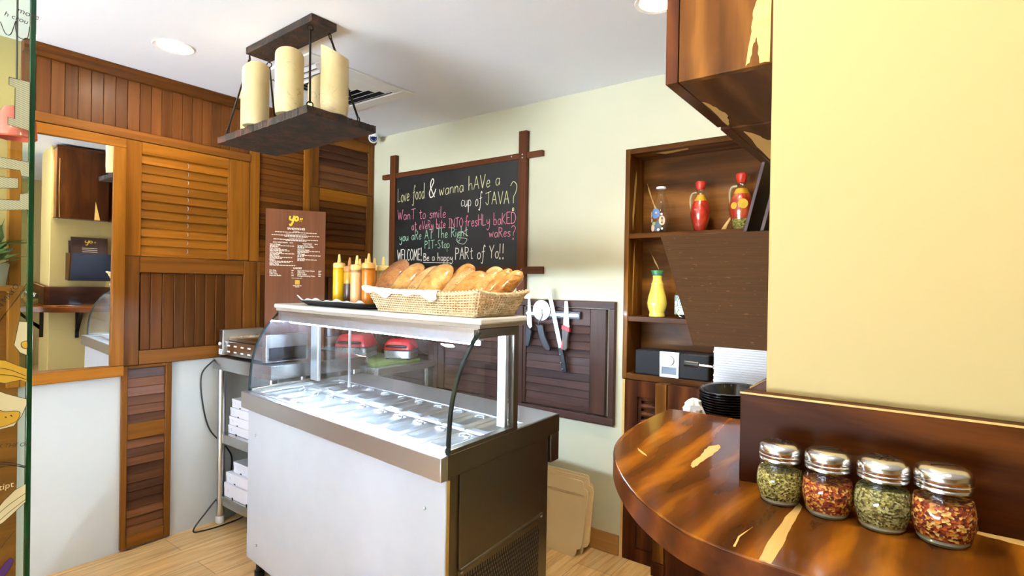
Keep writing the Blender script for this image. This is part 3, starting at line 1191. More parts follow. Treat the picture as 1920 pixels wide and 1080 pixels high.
for z in (0.556, 0.174):
    k = MB()
    k.box(TX0 + 0.02, TX1 - 0.035, TY0 + 0.035, TY1 - 0.03, z - 0.004, z)
    k.box(TX0 + 0.02, TX1 - 0.035, TY0 + 0.035, TY0 + 0.039, z - 0.058, z - .004)
    k.box(TX0 + 0.02, TX1 - 0.035, TY1 - 0.034, TY1 - 0.03, z - 0.058, z - .004)
    k.build('shelf', M['steel_x'], tb, bevel=0.0015)

# white cartons on the two lower shelves
def carton(label, x, y, z, w, d, h, rz=0.0):
    t = thing('pizza_box', label, 'carton', (x, y, z), 'white cartons under the steel table')
    k = MB()
    w2, d2 = w / 2, d / 2
    k.box(-w2, w2, -d2, d2, 0.0, h * 0.62)
    k.T = None
    o = k.build('tray', M['box_white'], None, bevel=0.001)
    o.parent = t
    k = MB()
    k.box(-w2 - 0.0015, w2 + 0.0015, -d2 - 0.0015, d2 + 0.0015, h * 0.62, h - 0.001)
    k.box(-w2 + 0.03, -w2 + 0.045, -d2 - 0.002, -d2, h * 0.35, h * 0.62)
    k.box(w2 - 0.045, w2 - 0.03, -d2 - 0.002, -d2, h * 0.35, h * 0.62)
    o = k.build('lid', M['box_white'], None, bevel=0.001)
    o.parent = t
    k = MB()
    for s in (-1, 1):
        k.box(s * w2 * 0.45 - 0.008, s * w2 * 0.45 + 0.008, -d2 - 0.001, -d2 + 0.002, 0.0, h * .12)
    for o in k.build_each('locking_slot', M['hole'], None):
        o.parent = t
    t.rotation_euler = (0, 0, rz)
    return t


for i, (dx, dy, nm) in enumerate(((0, 0, 'lowest'), (0.004, 0.004, 'second'), (0.012, 0.006, 'third'), (0.02, 0.012, 'topmost'))):
    carton('flat white carton, %s of four on the upper shelf of the steel table' % nm, -3.245 + dx, 1.86 + dy, 0.557 + i * 0.0535, 0.36, 0.36, 0.053, random.uniform(-.012, .012))
for i, (dx, dy, nm, h) in enumerate(((0, 0, 'lowest', 0.085), (0.005, 0.01, 'middle', 0.062), (0.03, 0.03, 'topmost', 0.066))):
    carton('white carton, %s of three on the bottom shelf of the steel table' % nm, -3.24 + dx, 1.84 + dy, 0.175 + (0, 0.0855, 0.148)[i], 0.36 if i < 2 else 0.32, 0.36, h, random.uniform(-.03, .03))

# hot dog roller grill
GX0, GX1, GY0, GY1 = -3.435, -2.90, 1.625, 1.875
gT = thing('roller_grill', 'steel hot dog roller grill at the left end of the steel table', 'grill', ((GX0 + GX1) / 2, (GY0 + GY1) / 2, TZ))
k = MB()
k.box(GX0, GX1, GY0 + 0.012, GY1, TZ + 0.012, TZ + 0.095)
k.build('body', M['steel_x'], gT, bevel=0.003)
k = MB()
k.box(GX0, GX0 + 0.042, GY0, GY1 + 0.01, TZ + 0.01, 1.20)
cb = k.build('control_end', M['steel_y'], gT, bevel=0.003)
k = MB()
k.box(GX0 + 0.002, GX0 + 0.040, GY0 - 0.003, GY0, TZ + 0.014, 1.196)
k.build('control_face', plain('dark_control_face', lin(70, 56, 46), 0.35), cb)
k = MB()
k.tube([(GX0 + 0.021, GY0 - 0.003, 1.115), (GX0 + 0.021, GY0 - 0.012, 1.115)], 0.010, 16)
k.build('switch_button', M['white_plastic'], cb)
k = MB()
k.box(GX0 + 0.002, GX0 + 0.040, GY0 - 0.0045, GY0 - 0.003, TZ + 0.016, TZ + 0.048)
st = k.build('rating_sticker', M['paper'], cb)
k = MB()
for i in range(3):
    for j in range(3):
        if (i + j) % 2 == 0 or i == 1:
            k.box(GX0 + 0.006 + i * 0.011, GX0 + 0.014 + i * 0.011, GY0 - 0.0052, GY0 - 0.0045, TZ + 0.020 + j * 0.009, TZ + 0.0255 + j * 0.009)
k.build('print', plain('blue_print', lin(70, 80, 130), 0.6), st)
k = MB()
k.box(GX1 - 0.042, GX1, GY0, GY1 + 0.01, TZ + 0.01, 1.20)
k.build('drive_end', M['steel_y'], gT, bevel=0.003)
for i in range(5):
    y = GY0 + 0.048 + i * 0.040
    k = MB()
    k.tube([(GX0 + 0.042, y, 1.142), (GX1 - 0.042, y, 1.142)], 0.0125, 16)
    ro = k.build('roller', metal('worn_roller_steel', (0.55, 0.42, 0.28, 1), 0.3, 'X') if i == 0 else bpy.data.materials['worn_roller_steel'], gT)
    k = MB()
    k.tube([(GX0 + 0.043, y, 1.142), (GX0 + 0.050, y, 1.142)], 0.0165, 18)
    k.build('collar', M['chrome'], ro)
k = MB()
for z in (TZ + 0.032, TZ + 0.068):
    for x in (GX0 + 0.075, GX0 + 0.155, GX0 + 0.235, GX0 + 0.315):
        k.box(x, x + 0.03, GY0 + 0.0105, GY0 + 0.0122, z, z + 0.008)
k.build('vent_slot', M['paper'], gT)
# power cable of the grill, falling along the wall to the floor
cab = MB()
cab.tube(smooth_path([(-3.44, 1.66, 1.05), (-3.475, 1.60, 1.0), (-3.488, 1.545, 0.92), (-3.488, 1.555, 0.75), (-3.488, 1.60, 0.58), (-3.484, 1.70, 0.45), (-3.484, 1.735, 0.36), (-3.47, 1.70, 0.22), (-3.46, 1.58, 0.10), (-3.44, 1.49, 0.012), (-3.40, 1.53, 0.008), (-3.39, 1.66, 0.008), (-3.40, 1.78, 0.02), (-3.42, 1.82, 0.1)], 8), 0.0045, 8)
tag(cab.build('power_cable', M['black']), 'black cable hanging down beside the leg of the steel table', 'cable')

# red contact grill presses on the table, seen through the glass
M['red'] = plain('red_enamel', lin(206, 40, 52), 0.25)
M['green'] = plain('green_plastic', lin(122, 146, 62), 0.5)
# second, lower table in the corner behind the counter
VX0, VX1, VY0, VY1, VZ = -3.485, -2.735, 2.275, 2.78, 0.958
t2 = thing('corner_table', 'lower steel table in the corner behind the display counter, carrying red presses', 'table', (-3.1, 2.5, 0))
k = MB()
k.box(VX0, VX1, VY0, VY1, VZ - 0.045, VZ)
k.build('table_top', M['steel_y'], t2, bevel=0.003)
for x in (VX0 + 0.04, VX1 - 0.035):
    for y in (VY0 + 0.035, VY1 - 0.045):
        MB().lathe([(0.02, 0.0), (0.02, VZ - 0.045)], (x, y, 0), 18).build('leg', M['steel_z'], t2)
k = MB()
k.box(-3.30, -2.80, 2.30, 2.70, VZ + 0.0005, VZ + 0.022)
tag(k.build('cutting_board', M['green'], bevel=0.004), 'green plastic cutting board under the red sandwich presses', 'cutting board')


def press(label, x, y, rz, s=1.0):
    t = thing('sandwich_press', label, 'sandwich press', (x, y, VZ + 0.0225), 'red sandwich presses on the corner table')

    def put(k, n, m, par=None, **kw):
        o = k.build(n, m, None, **kw)
        o.parent = par or t
        return o
    k = MB()
    k.prism_z(rrect(-0.12 * s, 0.12 * s, -0.11 * s, 0.11 * s, 0.03 * s), 0.008, 0.075 * s)
    put(k, 'base', M['steel_y'], bevel=0.004)
    k = MB()
    for a, b in ((-1, -1), (1, -1), (1, 1), (-1, 1)):
        k.lathe([(0.012, 0), (0.012, 0.009)], (a * 0.09 * s, b * 0.08 * s, 0), 10)
    put(k, 'feet', M['black'])
    k = MB()
    n = 6
    vs, fs, L = [], [], []
    for j in range(n + 1):
        a = j / n * PI / 2
        q = 0.012 + (1 - 0.45 * (1 - math.cos(a))) - 0.012
        L.append([(x_ * q, y_ * q, 0.082 * s + 0.085 * s * math.sin(a)) for x_, y_ in rrect(-0.122 * s, 0.122 * s, -0.112 * s, 0.112 * s, 0.04 * s)])
    m = len(L[0])
    k.add([p for l in L for p in l], [(j * m + i, j * m + (i + 1) % m, (j + 1) * m + (i + 1) % m, (j + 1) * m + i) for j in range(n) for i in range(m)] + [list(range(m))[::-1], [n * m + i for i in range(m)]])
    put(k, 'lid', M['red'], angle=50)
    k = MB()
    k.tube(smooth_path([(-0.07 * s, -0.10 * s, 0.11 * s), (-0.07 * s, -0.145 * s, 0.115 * s), (0.07 * s, -0.145 * s, 0.115 * s), (0.07 * s, -0.10 * s, 0.11 * s)], 5), 0.009, 10)
    put(k, 'handle', M['black'])
    t.rotation_euler = (0, 0, rz)
    return t


press('red lidded sandwich press on the corner table, nearer the panelled wall', -3.17, 2.44, 0.5, 0.98)
press('red lidded sandwich press on the corner table, nearer the back wall', -2.885, 2.60, 0.5, 0.82)
# ------------------------------------------------------------------ on top of the display counter
ZS = 1.3812
# wicker bread basket
bkT = thing('bread_basket', 'pale wicker basket full of bread rolls on the display counter', 'basket', tuple(cp((0.34, 0.33, ZS))))


def wicker(name, c1, c2):
    t = NT(name)
    f = t.noise(t.coords(), 40, 3)
    t.color(t.ramp(f, [(0.3, lin(*c1)), (0.7, lin(*c2))]))
    t.set(rough=0.5)
    return t.mat


M['wicker'] = wicker('pale_wicker', (214, 188, 142), (236, 218, 182))
BB = [(0.035, 0.205), (0.625, 0.205), (0.625, 0.455), (0.035, 0.455)]     # base corners (u,v)
BR = [(-0.012, 0.168), (0.668, 0.168), (0.668, 0.492), (-0.012, 0.492)]   # rim corners
HB, HR = ZS + 0.004, ZS + 0.083


def basket_pt(s, h):
    """s in 0..4 around the corners (rounded), h 0..1 up the wall"""
    i = int(s) % 4
    f = s - int(s)
    j = (i + 1) % 4
    b = [BB[i][q] + (BB[j][q] - BB[i][q]) * f for q in (0, 1)]
    r = [BR[i][q] + (BR[j][q] - BR[i][q]) * f for q in (0, 1)]
    zr = HR + 0.014 * (abs(f - 0.5) * 2) ** 3
    return (b[0] + (r[0] - b[0]) * h, b[1] + (r[1] - b[1]) * h, HB + (zr - HB) * h)


sides = [(0, 42), (1, 18), (2, 42), (3, 18)]
stakes = []
for i, n in sides:
    stakes += [i + (j + 0.5) / n for j in range(n)]
wv = CB()
nrow = 9
for rI in range(nrow):
    h = 0.03 + 0.90 * rI / (nrow - 1)
    path = []
    for q, s in enumerate(stakes):
        p = Vector(basket_pt(s, h))
        i = int(s)
        outw = [(0, -1), (1, 0), (0, 1), (-1, 0)][i]
        # u grows along side 0, so side 1 faces +u
        sg = 1 if (q + rI) % 2 == 0 else -1
        path.append(p + Vector((outw[0], outw[1], 0)) * 0.0036 * sg)
    wv.tube(path, 0.0029, 6, closed=True)
for s in stakes:
    wv.tube([basket_pt(s, 0.0), basket_pt(s, 1.0)], 0.0026, 5)
wv.build('woven_wall', M['wicker'], bkT)
rm = CB()
N = 420
path = []
for off in (0, PI):
    path = []
    for q in range(N):
        s = 4 * q / N
        p = Vector(basket_pt(s, 1.0))
        a = q * 1.15 + off
        i = int(s)
        outw = Vector(([(0, -1), (1, 0), (0, 1), (-1, 0)][i]) + (0,))
        path.append(p + outw * 0.0048 * math.cos(a) + Vector((0, 0, 1)) * 0.0048 * math.sin(a))
    rm.tube(path, 0.0042, 5, closed=True)
rm.build('braided_rim', M['wicker'], bkT)
ft = CB()
for off in (0, PI):
    path = []
    for q in range(N):
        s = 4 * q / N
        p = Vector(basket_pt(s, 0.0))
        a = q * 1.15 + off
        outw = Vector(([(0, -1), (1, 0), (0, 1), (-1, 0)][int(s)]) + (0,))
        path.append(p + outw * 0.0035 * math.cos(a) + Vector((0, 0, 1)) * (0.0035 * math.sin(a) + 0.003))
    ft.tube(path, 0.003, 5, closed=True)
ft.build('braided_foot', M['wicker'], bkT)
k = CB()
k.prism_z(BB, ZS + 0.001, ZS + 0.006)
k.build('basket_floor', M['wicker'], bkT)


# paper doily hanging over the front rim of the basket
def lace(name):
    t = NT(name)
    v = t.coords()
    vo = t.node('ShaderNodeTexVoronoi')
    vo.inputs['Scale'].default_value = 140
    t.link(v, vo.inputs['Vector'])
    t.color(t.ramp(vo.outputs['Distance'], [(0.0, lin(196, 186, 168)), (0.28, lin(244, 243, 240))]))
    t.set(rough=0.8)
    t.bump(vo.outputs['Distance'], 0.5, 0.003)
    return t.mat


M['lace'] = lace('embossed_paper_doily')
dk = CB()
nu = 90
rows = []
for q in range(nu + 1):
    f = q / nu
    u = 0.20 + 0.478 * f
    s = (u - BR[0][0]) / (BR[1][0] - BR[0][0])
    hang = 0.012 + 0.010 * math.sin(f * 21) + 0.009 * math.sin(f * 9.0 + 1) + 0.010 * (1 - f) * 0
    hang = max(0.005, hang)
    pr = Vector(basket_pt(max(0, min(.999, s)), 1.0))
    rip = 0.0015 * math.sin(f * 60)
    flare = 0.008 * math.exp(-((f - 1) / 0.05) ** 2)
    rows.append([(u, pr.y + 0.05, pr.z + 0.002), (u, pr.y + 0.012, pr.z + 0.0115 + rip), (u + flare, pr.y - 0.004, pr.z + 0.0115 + rip), (u + flare, pr.y - 0.0115, pr.z + 0.003 + flare * .5), (u + flare, pr.y - 0.0115 + 0.25 * hang, pr.z - hang + flare)])
vs = [p for r in rows for p in r]
dk.add(vs, [(5 * q + j, 5 * q + j + 1, 5 * q + 6 + j, 5 * q + 5 + j) for q in range(nu) for j in range(4)])
do = dk.build('paper_doily', M['lace'], None, angle=80)
so = do.modifiers.new('thick', 'SOLIDIFY')
so.thickness = 0.0008
tag(do, 'white lace paper doily hanging over the front rim of the bread basket', 'doily')


# bread rolls wrapped in clear film, leaning in the basket
def bread_mat(name, a, b, c, seeds=False):
    t = NT(name)
    v = t.coords()
    f = t.math('ADD', t.math('MULTIPLY', t.noise(v, 10, 5, 0.65), 0.7), t.math('MULTIPLY', t.noise(v, 45, 4, 0.7), 0.3))
    col = t.ramp(f, [(0.36, lin(*a)), (0.5, lin(*b)), (0.62, lin(*c))])
    if seeds:
        vo = t.node('ShaderNodeTexVoronoi')
        vo.inputs['Scale'].default_value = 95
        t.link(v, vo.inputs['Vector'])
        sd = t.ramp(vo.outputs['Distance'], [(0.16, (1, 1, 1, 1)), (0.24, (0, 0, 0, 1))])
        gate = t.ramp(t.noise(v, 14, 2), [(0.48, (0, 0, 0, 1)), (0.52, (1, 1, 1, 1))])
        col = t.mix(t.math('MULTIPLY', sd, gate), col, lin(60, 40, 24))
    t.color(col)
    t.set(rough=0.45, coat=0.85, coatr=0.14)
    wr = t.noise(t.coords((1.0, 1.0, 2.2)), 26, 3, 0.5, 1.4)
    t.bump(wr, 0.5, 0.014)
    return t.mat


M['bread1'] = bread_mat('dark_glossy_crust', (112, 60, 22), (160, 98, 44), (196, 138, 76))
M['bread2'] = bread_mat('golden_crust', (176, 116, 46), (218, 164, 84), (236, 198, 128))
M['bread3'] = bread_mat('seeded_crust', (176, 120, 58), (214, 164, 96), (232, 194, 136), True)
M['bread4'] = bread_mat('orange_crust', (166, 98, 28), (210, 148, 62), (228, 178, 100))


def roll(label, top_u, top_v, top_z, bot_u, bot_v, bot_z, w, th, mat, lean=0.0):
    a = cp((bot_u, bot_v, bot_z))
    b = cp((top_u, top_v, top_z))
    ax = (b - a)
    L = ax.length
    ax.normalize()
    side = (E1 - ax * E1.dot(ax)).normalized()
    nrm = ax.cross(side).normalized()
    side = (side * math.cos(lean) + nrm * math.sin(lean)).normalized()
    nrm = ax.cross(side).normalized()
    k = MB()
    seg, rings = 22, 16
    vs = []
    for j in range(rings + 1):
        s = j / rings
        e = (1 - abs(2 * s - 1) ** 3.0) ** 0.5 if 0 < s < 1 else 0.0
        e *= 1 + 0.03 * math.sin(s * 9 + top_u * 40)
        for i in range(seg):
            t = 2 * PI * i / seg
            cx, cy = math.cos(t), math.sin(t)
            rx = w / 2 * math.copysign(abs(cx) ** 0.85, cx)
            ry = th / 2 * math.copysign(abs(cy) ** 0.9, cy)
            if cy < 0:
                ry *= 0.8
            wob = 1 + 0.025 * math.sin(3 * t + s * 7 + top_u * 30)
            bend = nrm * (0.006 * math.sin(PI * s))
            vs.append(a + ax * L * s + side * rx * e * wob + nrm * ry * e * wob + bend)
    fs = [(j * seg + i, j * seg + (i + 1) % seg, (j + 1) * seg + (i + 1) % seg, (j + 1) * seg + i) for j in range(rings) for i in range(seg)]
    k.add(vs, fs)
    o = k.build('bread_roll', mat, None, angle=80)
    return tag(o, label, 'bread', 'bread rolls in the wicker basket')


roll('dark brown glossy bread roll, leftmost in the basket', 0.690, 0.42, 1.606, 0.672, 0.235, 1.418, 0.112, 0.080, M['bread1'])
roll('pale golden bread roll, second from the left in the basket', 0.575, 0.42, 1.588, 0.565, 0.225, 1.405, 0.105, 0.076, M['bread2'])
roll('seed topped bread roll, third from the left in the basket', 0.455, 0.42, 1.572, 0.462, 0.225, 1.405, 0.100, 0.074, M['bread3'])
roll('wide pale bread roll in the middle of the basket', 0.365, 0.40, 1.580, 0.372, 0.215, 1.402, 0.118, 0.080, M['bread2'])
roll('golden bread roll half hidden behind the wide middle roll', 0.295, 0.470, 1.585, 0.300, 0.33, 1.42, 0.095, 0.070, M['bread4'])
roll('speckled bread roll right of the wide middle roll', 0.232, 0.42, 1.556, 0.250, 0.225, 1.402, 0.088, 0.070, M['bread3'])
roll('orange brown bread roll at the front, fourth from the right end', 0.150, 0.40, 1.546, 0.190, 0.225, 1.402, 0.100, 0.078, M['bread4'])
roll('golden bread roll at the back behind the orange brown one', 0.135, 0.475, 1.572, 0.150, 0.35, 1.42, 0.090, 0.064, M['bread2'])
roll('thin bread roll, third from the right end of the basket', 0.092, 0.43, 1.556, 0.128, 0.265, 1.402, 0.058, 0.074, M['bread2'], 0.35)
roll('thin bread roll, second from the right end of the basket', 0.042, 0.445, 1.562, 0.092, 0.29, 1.405, 0.052, 0.070, M['bread4'], 0.4)
roll('glossy bread roll at the right end of the basket', -0.010, 0.450, 1.552, 0.066, 0.315, 1.415, 0.056, 0.074, M['bread4'], 0.4)

# black tray with doily and sauce bottles
tr = thing('serving_tray', 'black plastic tray under the sauce bottles', 'tray', tuple(cp((1.02, 0.32, ZS))))
k = CB()
L = []
for (hw, hd, r, z) in ((0.27, 0.085, 0.03, 0.0005), (0.275, 0.09, 0.03, 0.006), (0.315, 0.118, 0.04, 0.022), (0.318, 0.121, 0.04, 0.025), (0.312, 0.115, 0.04, 0.025), (0.272, 0.087, 0.03, 0.010), (0.265, 0.08, 0.03, 0.005)):
    L.append([(1.02 + a, 0.315 + b, ZS + z) for a, b in rrect(-hw, hw, -hd, hd, r, 6)])
n = len(L[0])
k.add([p for l in L for p in l], [(j * n + i, j * n + (i + 1) % n, (j + 1) * n + (i + 1) % n, (j + 1) * n + i) for j in range(len(L) - 1) for i in range(n)] + [list(range(n))[::-1], [(len(L) - 1) * n + i for i in range(n)]])
k.build('tray_body', M['black'], tr)
k = CB()
nu = 80
vs = []
for q in range(nu + 1):
    f = q / nu
    u = 0.735 + 0.59 * f
    amp = 0.004 * math.sin(f * 40) + 0.004 * math.sin(f * 17 + 2)
    lift = 0.014 * math.exp(-((f - 1) / 0.08) ** 2)
    vs += [(u, 0.405, ZS + 0.020), (u, 0.385, ZS + 0.0085), (u, 0.24, ZS + 0.0085), (u, 0.210, ZS + 0.026 + amp * .4 + lift * .6), (u, 0.198 - amp * .5, ZS + 0.034 + amp + lift)]
k.add(vs, [(5 * q + j, 5 * q + j + 1, 5 * q + 6 + j, 5 * q + 5 + j) for q in range(nu) for j in range(4)])
do = k.build('paper_doily', M['lace'], None, angle=80)
so = do.modifiers.new('thick', 'SOLIDIFY')
so.thickness = 0.0008
tag(do, 'white lace paper doily lining the black tray', 'doily')


def sauce(label, u, v, h, r, body, cap, fill=None, tip=0.042):
    P = cp((u, v, ZS + 0.010))
    t = thing('sauce_bottle', label, 'squeeze bottle', tuple(P), 'squeeze bottles on the black tray')
    hb = h - tip - 0.026
    k = MB()
    k.lathe([(r * .92, 0), (r, 0.006), (r, hb * (fill or 1) - .001), (r, hb - 0.012), (r * 0.9, hb - 0.003), (r * .75, hb)], P, 24)
    if fill:
        kk = MB()
        kk.lathe([(r * .92, 0), (r, 0.006), (r, hb * fill)], P, 24)
        kk.build('sauce_fill', fill_m, t)
        k = MB()
        k.lathe([(r * .99, hb * fill), (r, hb * fill + .001), (r, hb - 0.012), (r * 0.9, hb - 0.003), (r * .75, hb)], P, 24)
    k.build('bottle_body', body, t)
    k = MB()
    k.lathe([(r * .96, hb - 0.002), (r * 1.0, hb + 0.001), (r * 1.0, hb + 0.018), (r * .9, hb + 0.023), (r * .34, hb + 0.026), (r * .16, hb + 0.026 + tip - .002), (r * .1, hb + 0.026 + tip)], P, 24)
    k.build('nozzle_cap', cap, t)
    return t


mk = lambda n, c, r=0.3: plain(n, lin(*c), r)
fill_m = mk('dark_sauce', (88, 62, 54))
M['mustard'] = mk('mustard_yellow_bottle', (236, 190, 30))
M['mustard2'] = mk('dull_mustard_bottle', (206, 158, 44))
M['peach'] = mk('peach_sauce_bottle', (240, 190, 132))
M['orange'] = mk('orange_sauce_bottle', (214, 128, 38))
M['cream'] = mk('cream_sauce_bottle', (238, 220, 168))
M['cap_y'] = mk('pale_yellow_cap', (242, 214, 128))
M['cap_o'] = mk('pale_orange_cap', (238, 180, 100))
M['cap_b'] = mk('brownish_cap', (196, 132, 72))
sauce('bright yellow mustard squeeze bottle, leftmost on the tray', 1.130, 0.330, 0.252, 0.0300, M['mustard'], M['cap_y'])
sauce('squeeze bottle half full of dark sauce with brownish cap', 1.066, 0.352, 0.235, 0.0290, M['mustard2'], M['cap_b'], fill=0.62)
sauce('pale peach squeeze bottle in front, left of the deep orange one', 0.905, 0.285, 0.238, 0.0290, M['peach'], M['cap_y'])
sauce('deep orange squeeze bottle beside the basket', 0.828, 0.300, 0.246, 0.0310, M['orange'], M['cap_o'])
sauce('peach squeeze bottle behind, right next to the dark sauce bottle', 1.006, 0.375, 0.228, 0.026, M['peach'], M['cap_o'], tip=.034)
sauce('peach squeeze bottle behind the pale peach one', 0.950, 0.372, 0.228, 0.026, M['peach'], M['cap_o'], tip=.034)
sauce('orange squeeze bottle standing behind the deep orange one', 0.893, 0.384, 0.230, 0.026, M['orange'], M['cap_y'], tip=.034)
sauce('cream coloured squeeze bottle nearest the bread', 0.832, 0.394, 0.236, 0.030, M['cream'], M['cap_y'])

# brown menu board standing on the work table
SD = Vector((0.494, 0.869, 0))
SN = Vector((0.869, -0.494, 0))
SC = Vector((-3.355, 2.079, 0))
SW, SZ0, SZ1 = 0.373, TZ + 0.012, 1.979


def sp_(a, z, d=0.0):
    """a: 0..1 across, z height"""
    return SC + SD * (a - 0.5) * SW + SN * d + Vector((0, 0, z))


mnT = thing('menu_board', 'tall brown menu board with yellow script logo behind the sauce bottles', 'menu board', tuple(SC + Vector((0, 0, TZ))))
k = MB()
k.obox(SC + Vector((0, 0, (SZ0 + SZ1) / 2)), SD * SW / 2, SN * 0.004, Vector((0, 0, (SZ1 - SZ0) / 2)))
k.build('board', wood('printed_brown_wood', lin(100, 61, 41), lin(138, 88, 60), 'Z', 0.05, 0.45), mnT, bevel=0.001)
k = MB()
k.obox(SC + Vector((0, 0, TZ + 0.006)), SD * SW * 0.4, SN * 0.05, Vector((0, 0, 0.006)))
k.build('foot', M['black'], mnT, bevel=0.002)


def text_mesh(s, size, align='CENTER', shear=0.0, bold=0.0, width=None, space=1.0):
    cu = bpy.data.curves.new('lettering', 'FONT')
    cu.body = s
    cu.size = size
    cu.align_x = align
    cu.shear = shear
    cu.offset = bold
    cu.space_character = space
    cu.resolution_u = 3
    ob = bpy.data.objects.new('lettering', cu)
    C.objects.link(ob)
    dg = bpy.context.evaluated_depsgraph_get()
    me = bpy.data.meshes.new_from_object(ob.evaluated_get(dg))
    vs = [v.co.copy() for v in me.vertices]
    fs = [list(p.vertices) for p in me.polygons]
    bpy.data.objects.remove(ob)
    bpy.data.curves.remove(cu)
    bpy.data.meshes.remove(me)
    if width and vs:
        x0 = min(v.x for v in vs)
        x1 = max(v.x for v in vs)
        kx = width / max(1e-6, x1 - x0)
        for v in vs:
            v.x *= kx
    return vs, fs


wt = MB()


def line(s, a, z, size, align='CENTER', width=None, bold=0.0):
    vs, fs = text_mesh(s, size, align, 0, bold, width)
    wt.add([sp_(a, z, 0.0047) + SD * v.x + Vector((0, 0, v.y)) for v in vs], fs)


def dashes(a, z, width, align='CENTER'):
    # print too small to read: a row of word-long strokes
    x = -width / 2 if align == 'CENTER' else 0.0
    end = x + width
    while x < end - 0.004:
        w = min(random.uniform(0.008, 0.02), end - x)
        p = sp_(a, z + 0.0028, 0.0047) + SD * (x + w / 2)
        wt.add([p - SD * w / 2 - Vector((0, 0, .0022)), p + SD * w / 2 - Vector((0, 0, .0022)), p + SD * w / 2 + Vector((0, 0, .0022)), p - SD * w / 2 + Vector((0, 0, .0022))], [(0, 1, 2, 3)])
        x += w + 0.003


zt = lambda py: SZ1 - (py - 411.0) / 171.0 * 0.636      # down the board, in steps of its print
q_ = SW / 0.352


def cl(s, a, py, size, align='CENTER', width=None, bold=0.0):
    line(s, a, zt(py) - size * 0.35, size, align, width * q_ if width else None, bold)


def cd(a, py, width, align='CENTER'):
    dashes(a, zt(py) - 0.0028, width * q_, align)


cl('SANDWICHES', .50, 444.7, 0.0185, width=0.104, bold=.0007)
cl('BREADS', .50, 449.2, 0.0100, width=.034)
cd(.50, 451.4, .245)
cl('ASSORTED SALAD FILLINGS', .50, 454.6, 0.0100, width=.122)
cd(.50, 457.0, .285)
cd(.50, 459.0, .135)
cl('CHOICE OF SAUCES', .50, 462.0, 0.0100, width=.085)
cd(.50, 464.4, .262)
cd(.50, 466.2, .122)
cl('NON VEGETARIAN', .24, 470.0, 0.0120, width=.084, bold=.0003)
cd(.42, 470.2, .018)
cl('VEGETARIAN', .69, 471.0, 0.0120, width=.056, bold=.0003)
cd(.84, 471.2, .018)
py = 473.6
for hd, w1, w2, wh in (('Ham & Cheese', .140, .048, .060), ('Peri Chicken', .100, .118, .060), ('Lemon Tuna Melt', .143, .053, .070), ('BBQ Express', .130, .070, .056), ('Italiano', .134, .116, .032), ('Italian Twist', .148, .0, .053)):
    cl(hd, .07, py, 0.0118, 'LEFT', wh, .0004)
    cd(.07, py + 2.5, w1, 'LEFT')
    if w2:
        cd(.07, py + 4.4, w2, 'LEFT')
    py += 6.95
py = 474.4
for hd, w1, w2, wh in (('Cottage Cheese Tikka', .102, .045, .090), ('Delhi Dark Special', .134, .067, .070), ('VFM Veggie', .142, .045, .045), ('Soya Burger', .118, .045, .045)):
    cl(hd, .525, py, 0.0118, 'LEFT', wh, .0004)
    cd(.525, py + 2.6, w1, 'LEFT')
    cd(.525, py + 4.5, w2, 'LEFT')
    py += 7.6
cl('& MORE', .53, 515.4, 0.0165, width=.050, bold=.0006)
for i, (a_, wa, b_, wb_) in enumerate((('Hot Dog', .038, 'Bagel with Cream Cheese', .102), ('Espresso', .040, 'Cappuccino', .045), ('Cafe Latte', .046, 'Black Coffee', .054), ('Assorted Muffin', .068, 'Packaged Drinking Water', .106))):
    cl(a_, .07, 519.8 + i * 3.1, 0.0125, 'LEFT', wa, .0003)
    cd(.43, 519.8 + i * 3.1, .013, 'LEFT')
    cl(b_, .53, 519.9 + i * 3.1, 0.0125, 'LEFT', wb_, .0003)
    cd(.885, 519.9 + i * 3.1, .018, 'LEFT')
cl('Taxes as applicable', .52, 533.2, 0.0095, width=.062)
cd(.53, 547.0, .050)
cd(.53, 549.2, .024)
wt.build('white_lettering', plain('cream_print', lin(236, 226, 210), 0.6), mnT, smooth=False, keep_normals=True)
yl = MB()


def brush(k, pts, w, f, m=0):
    P = smooth_path([f(*p) for p in pts], 6)
    k.ribbon(P, w, SN, m)


f2 = lambda x, y: sp_(.475 + x * .105, zt(430.5) + y * .034, 0.0048)
for st, w in ((([(-.75, .9), (-.8, .3), (-.5, .15), (-.25, .4), (-.1, .9)]), .010), (([(-.1, 1.0), (-.25, .1), (-.5, -.7), (-.7, -.9), (-.75, -.6)]), .012), (([(.35, .8), (.05, .7), (.0, .3), (.2, .05), (.45, .2), (.5, .6), (.3, .8), (.1, .72)]), .012),
              (([(.95, .62), (.85, .22)]), .007), (([(1.2, .62), (1.1, .22)]), .007), (([(.78, .05), (.76, -.02)]), .009), (([(1.03, .05), (1.01, -.02)]), .009)):
    brush(yl, st, w, f2)
yl.build('script_logo', plain('yellow_print', lin(238, 196, 52), 0.5), mnT, smooth=False, keep_normals=True)
k = MB()
k.obox(sp_(.53, zt(540.8), .0046), SD * 0.0145, SN * 0.0003, Vector((0, 0, 0.0145)))
k.build('gold_square', plain('gold_print', lin(224, 174, 56), 0.5), mnT)
# ------------------------------------------------------------------ chalkboard
cbT = thing('chalkboard', 'chalkboard with handwritten coloured greeting in a reddish wooden frame', 'chalkboard', (-2.61, YB, 1.6))
YC = YB - 0.030


def slate():
    t = NT('dark_slate')
    v = t.coords()
    t.color(t.ramp(t.noise(v, 4, 5, 0.6), [(0.3, lin(16, 16, 16)), (0.7, lin(32, 33, 32))]))
    t.set(rough=0.5)
    return t.mat


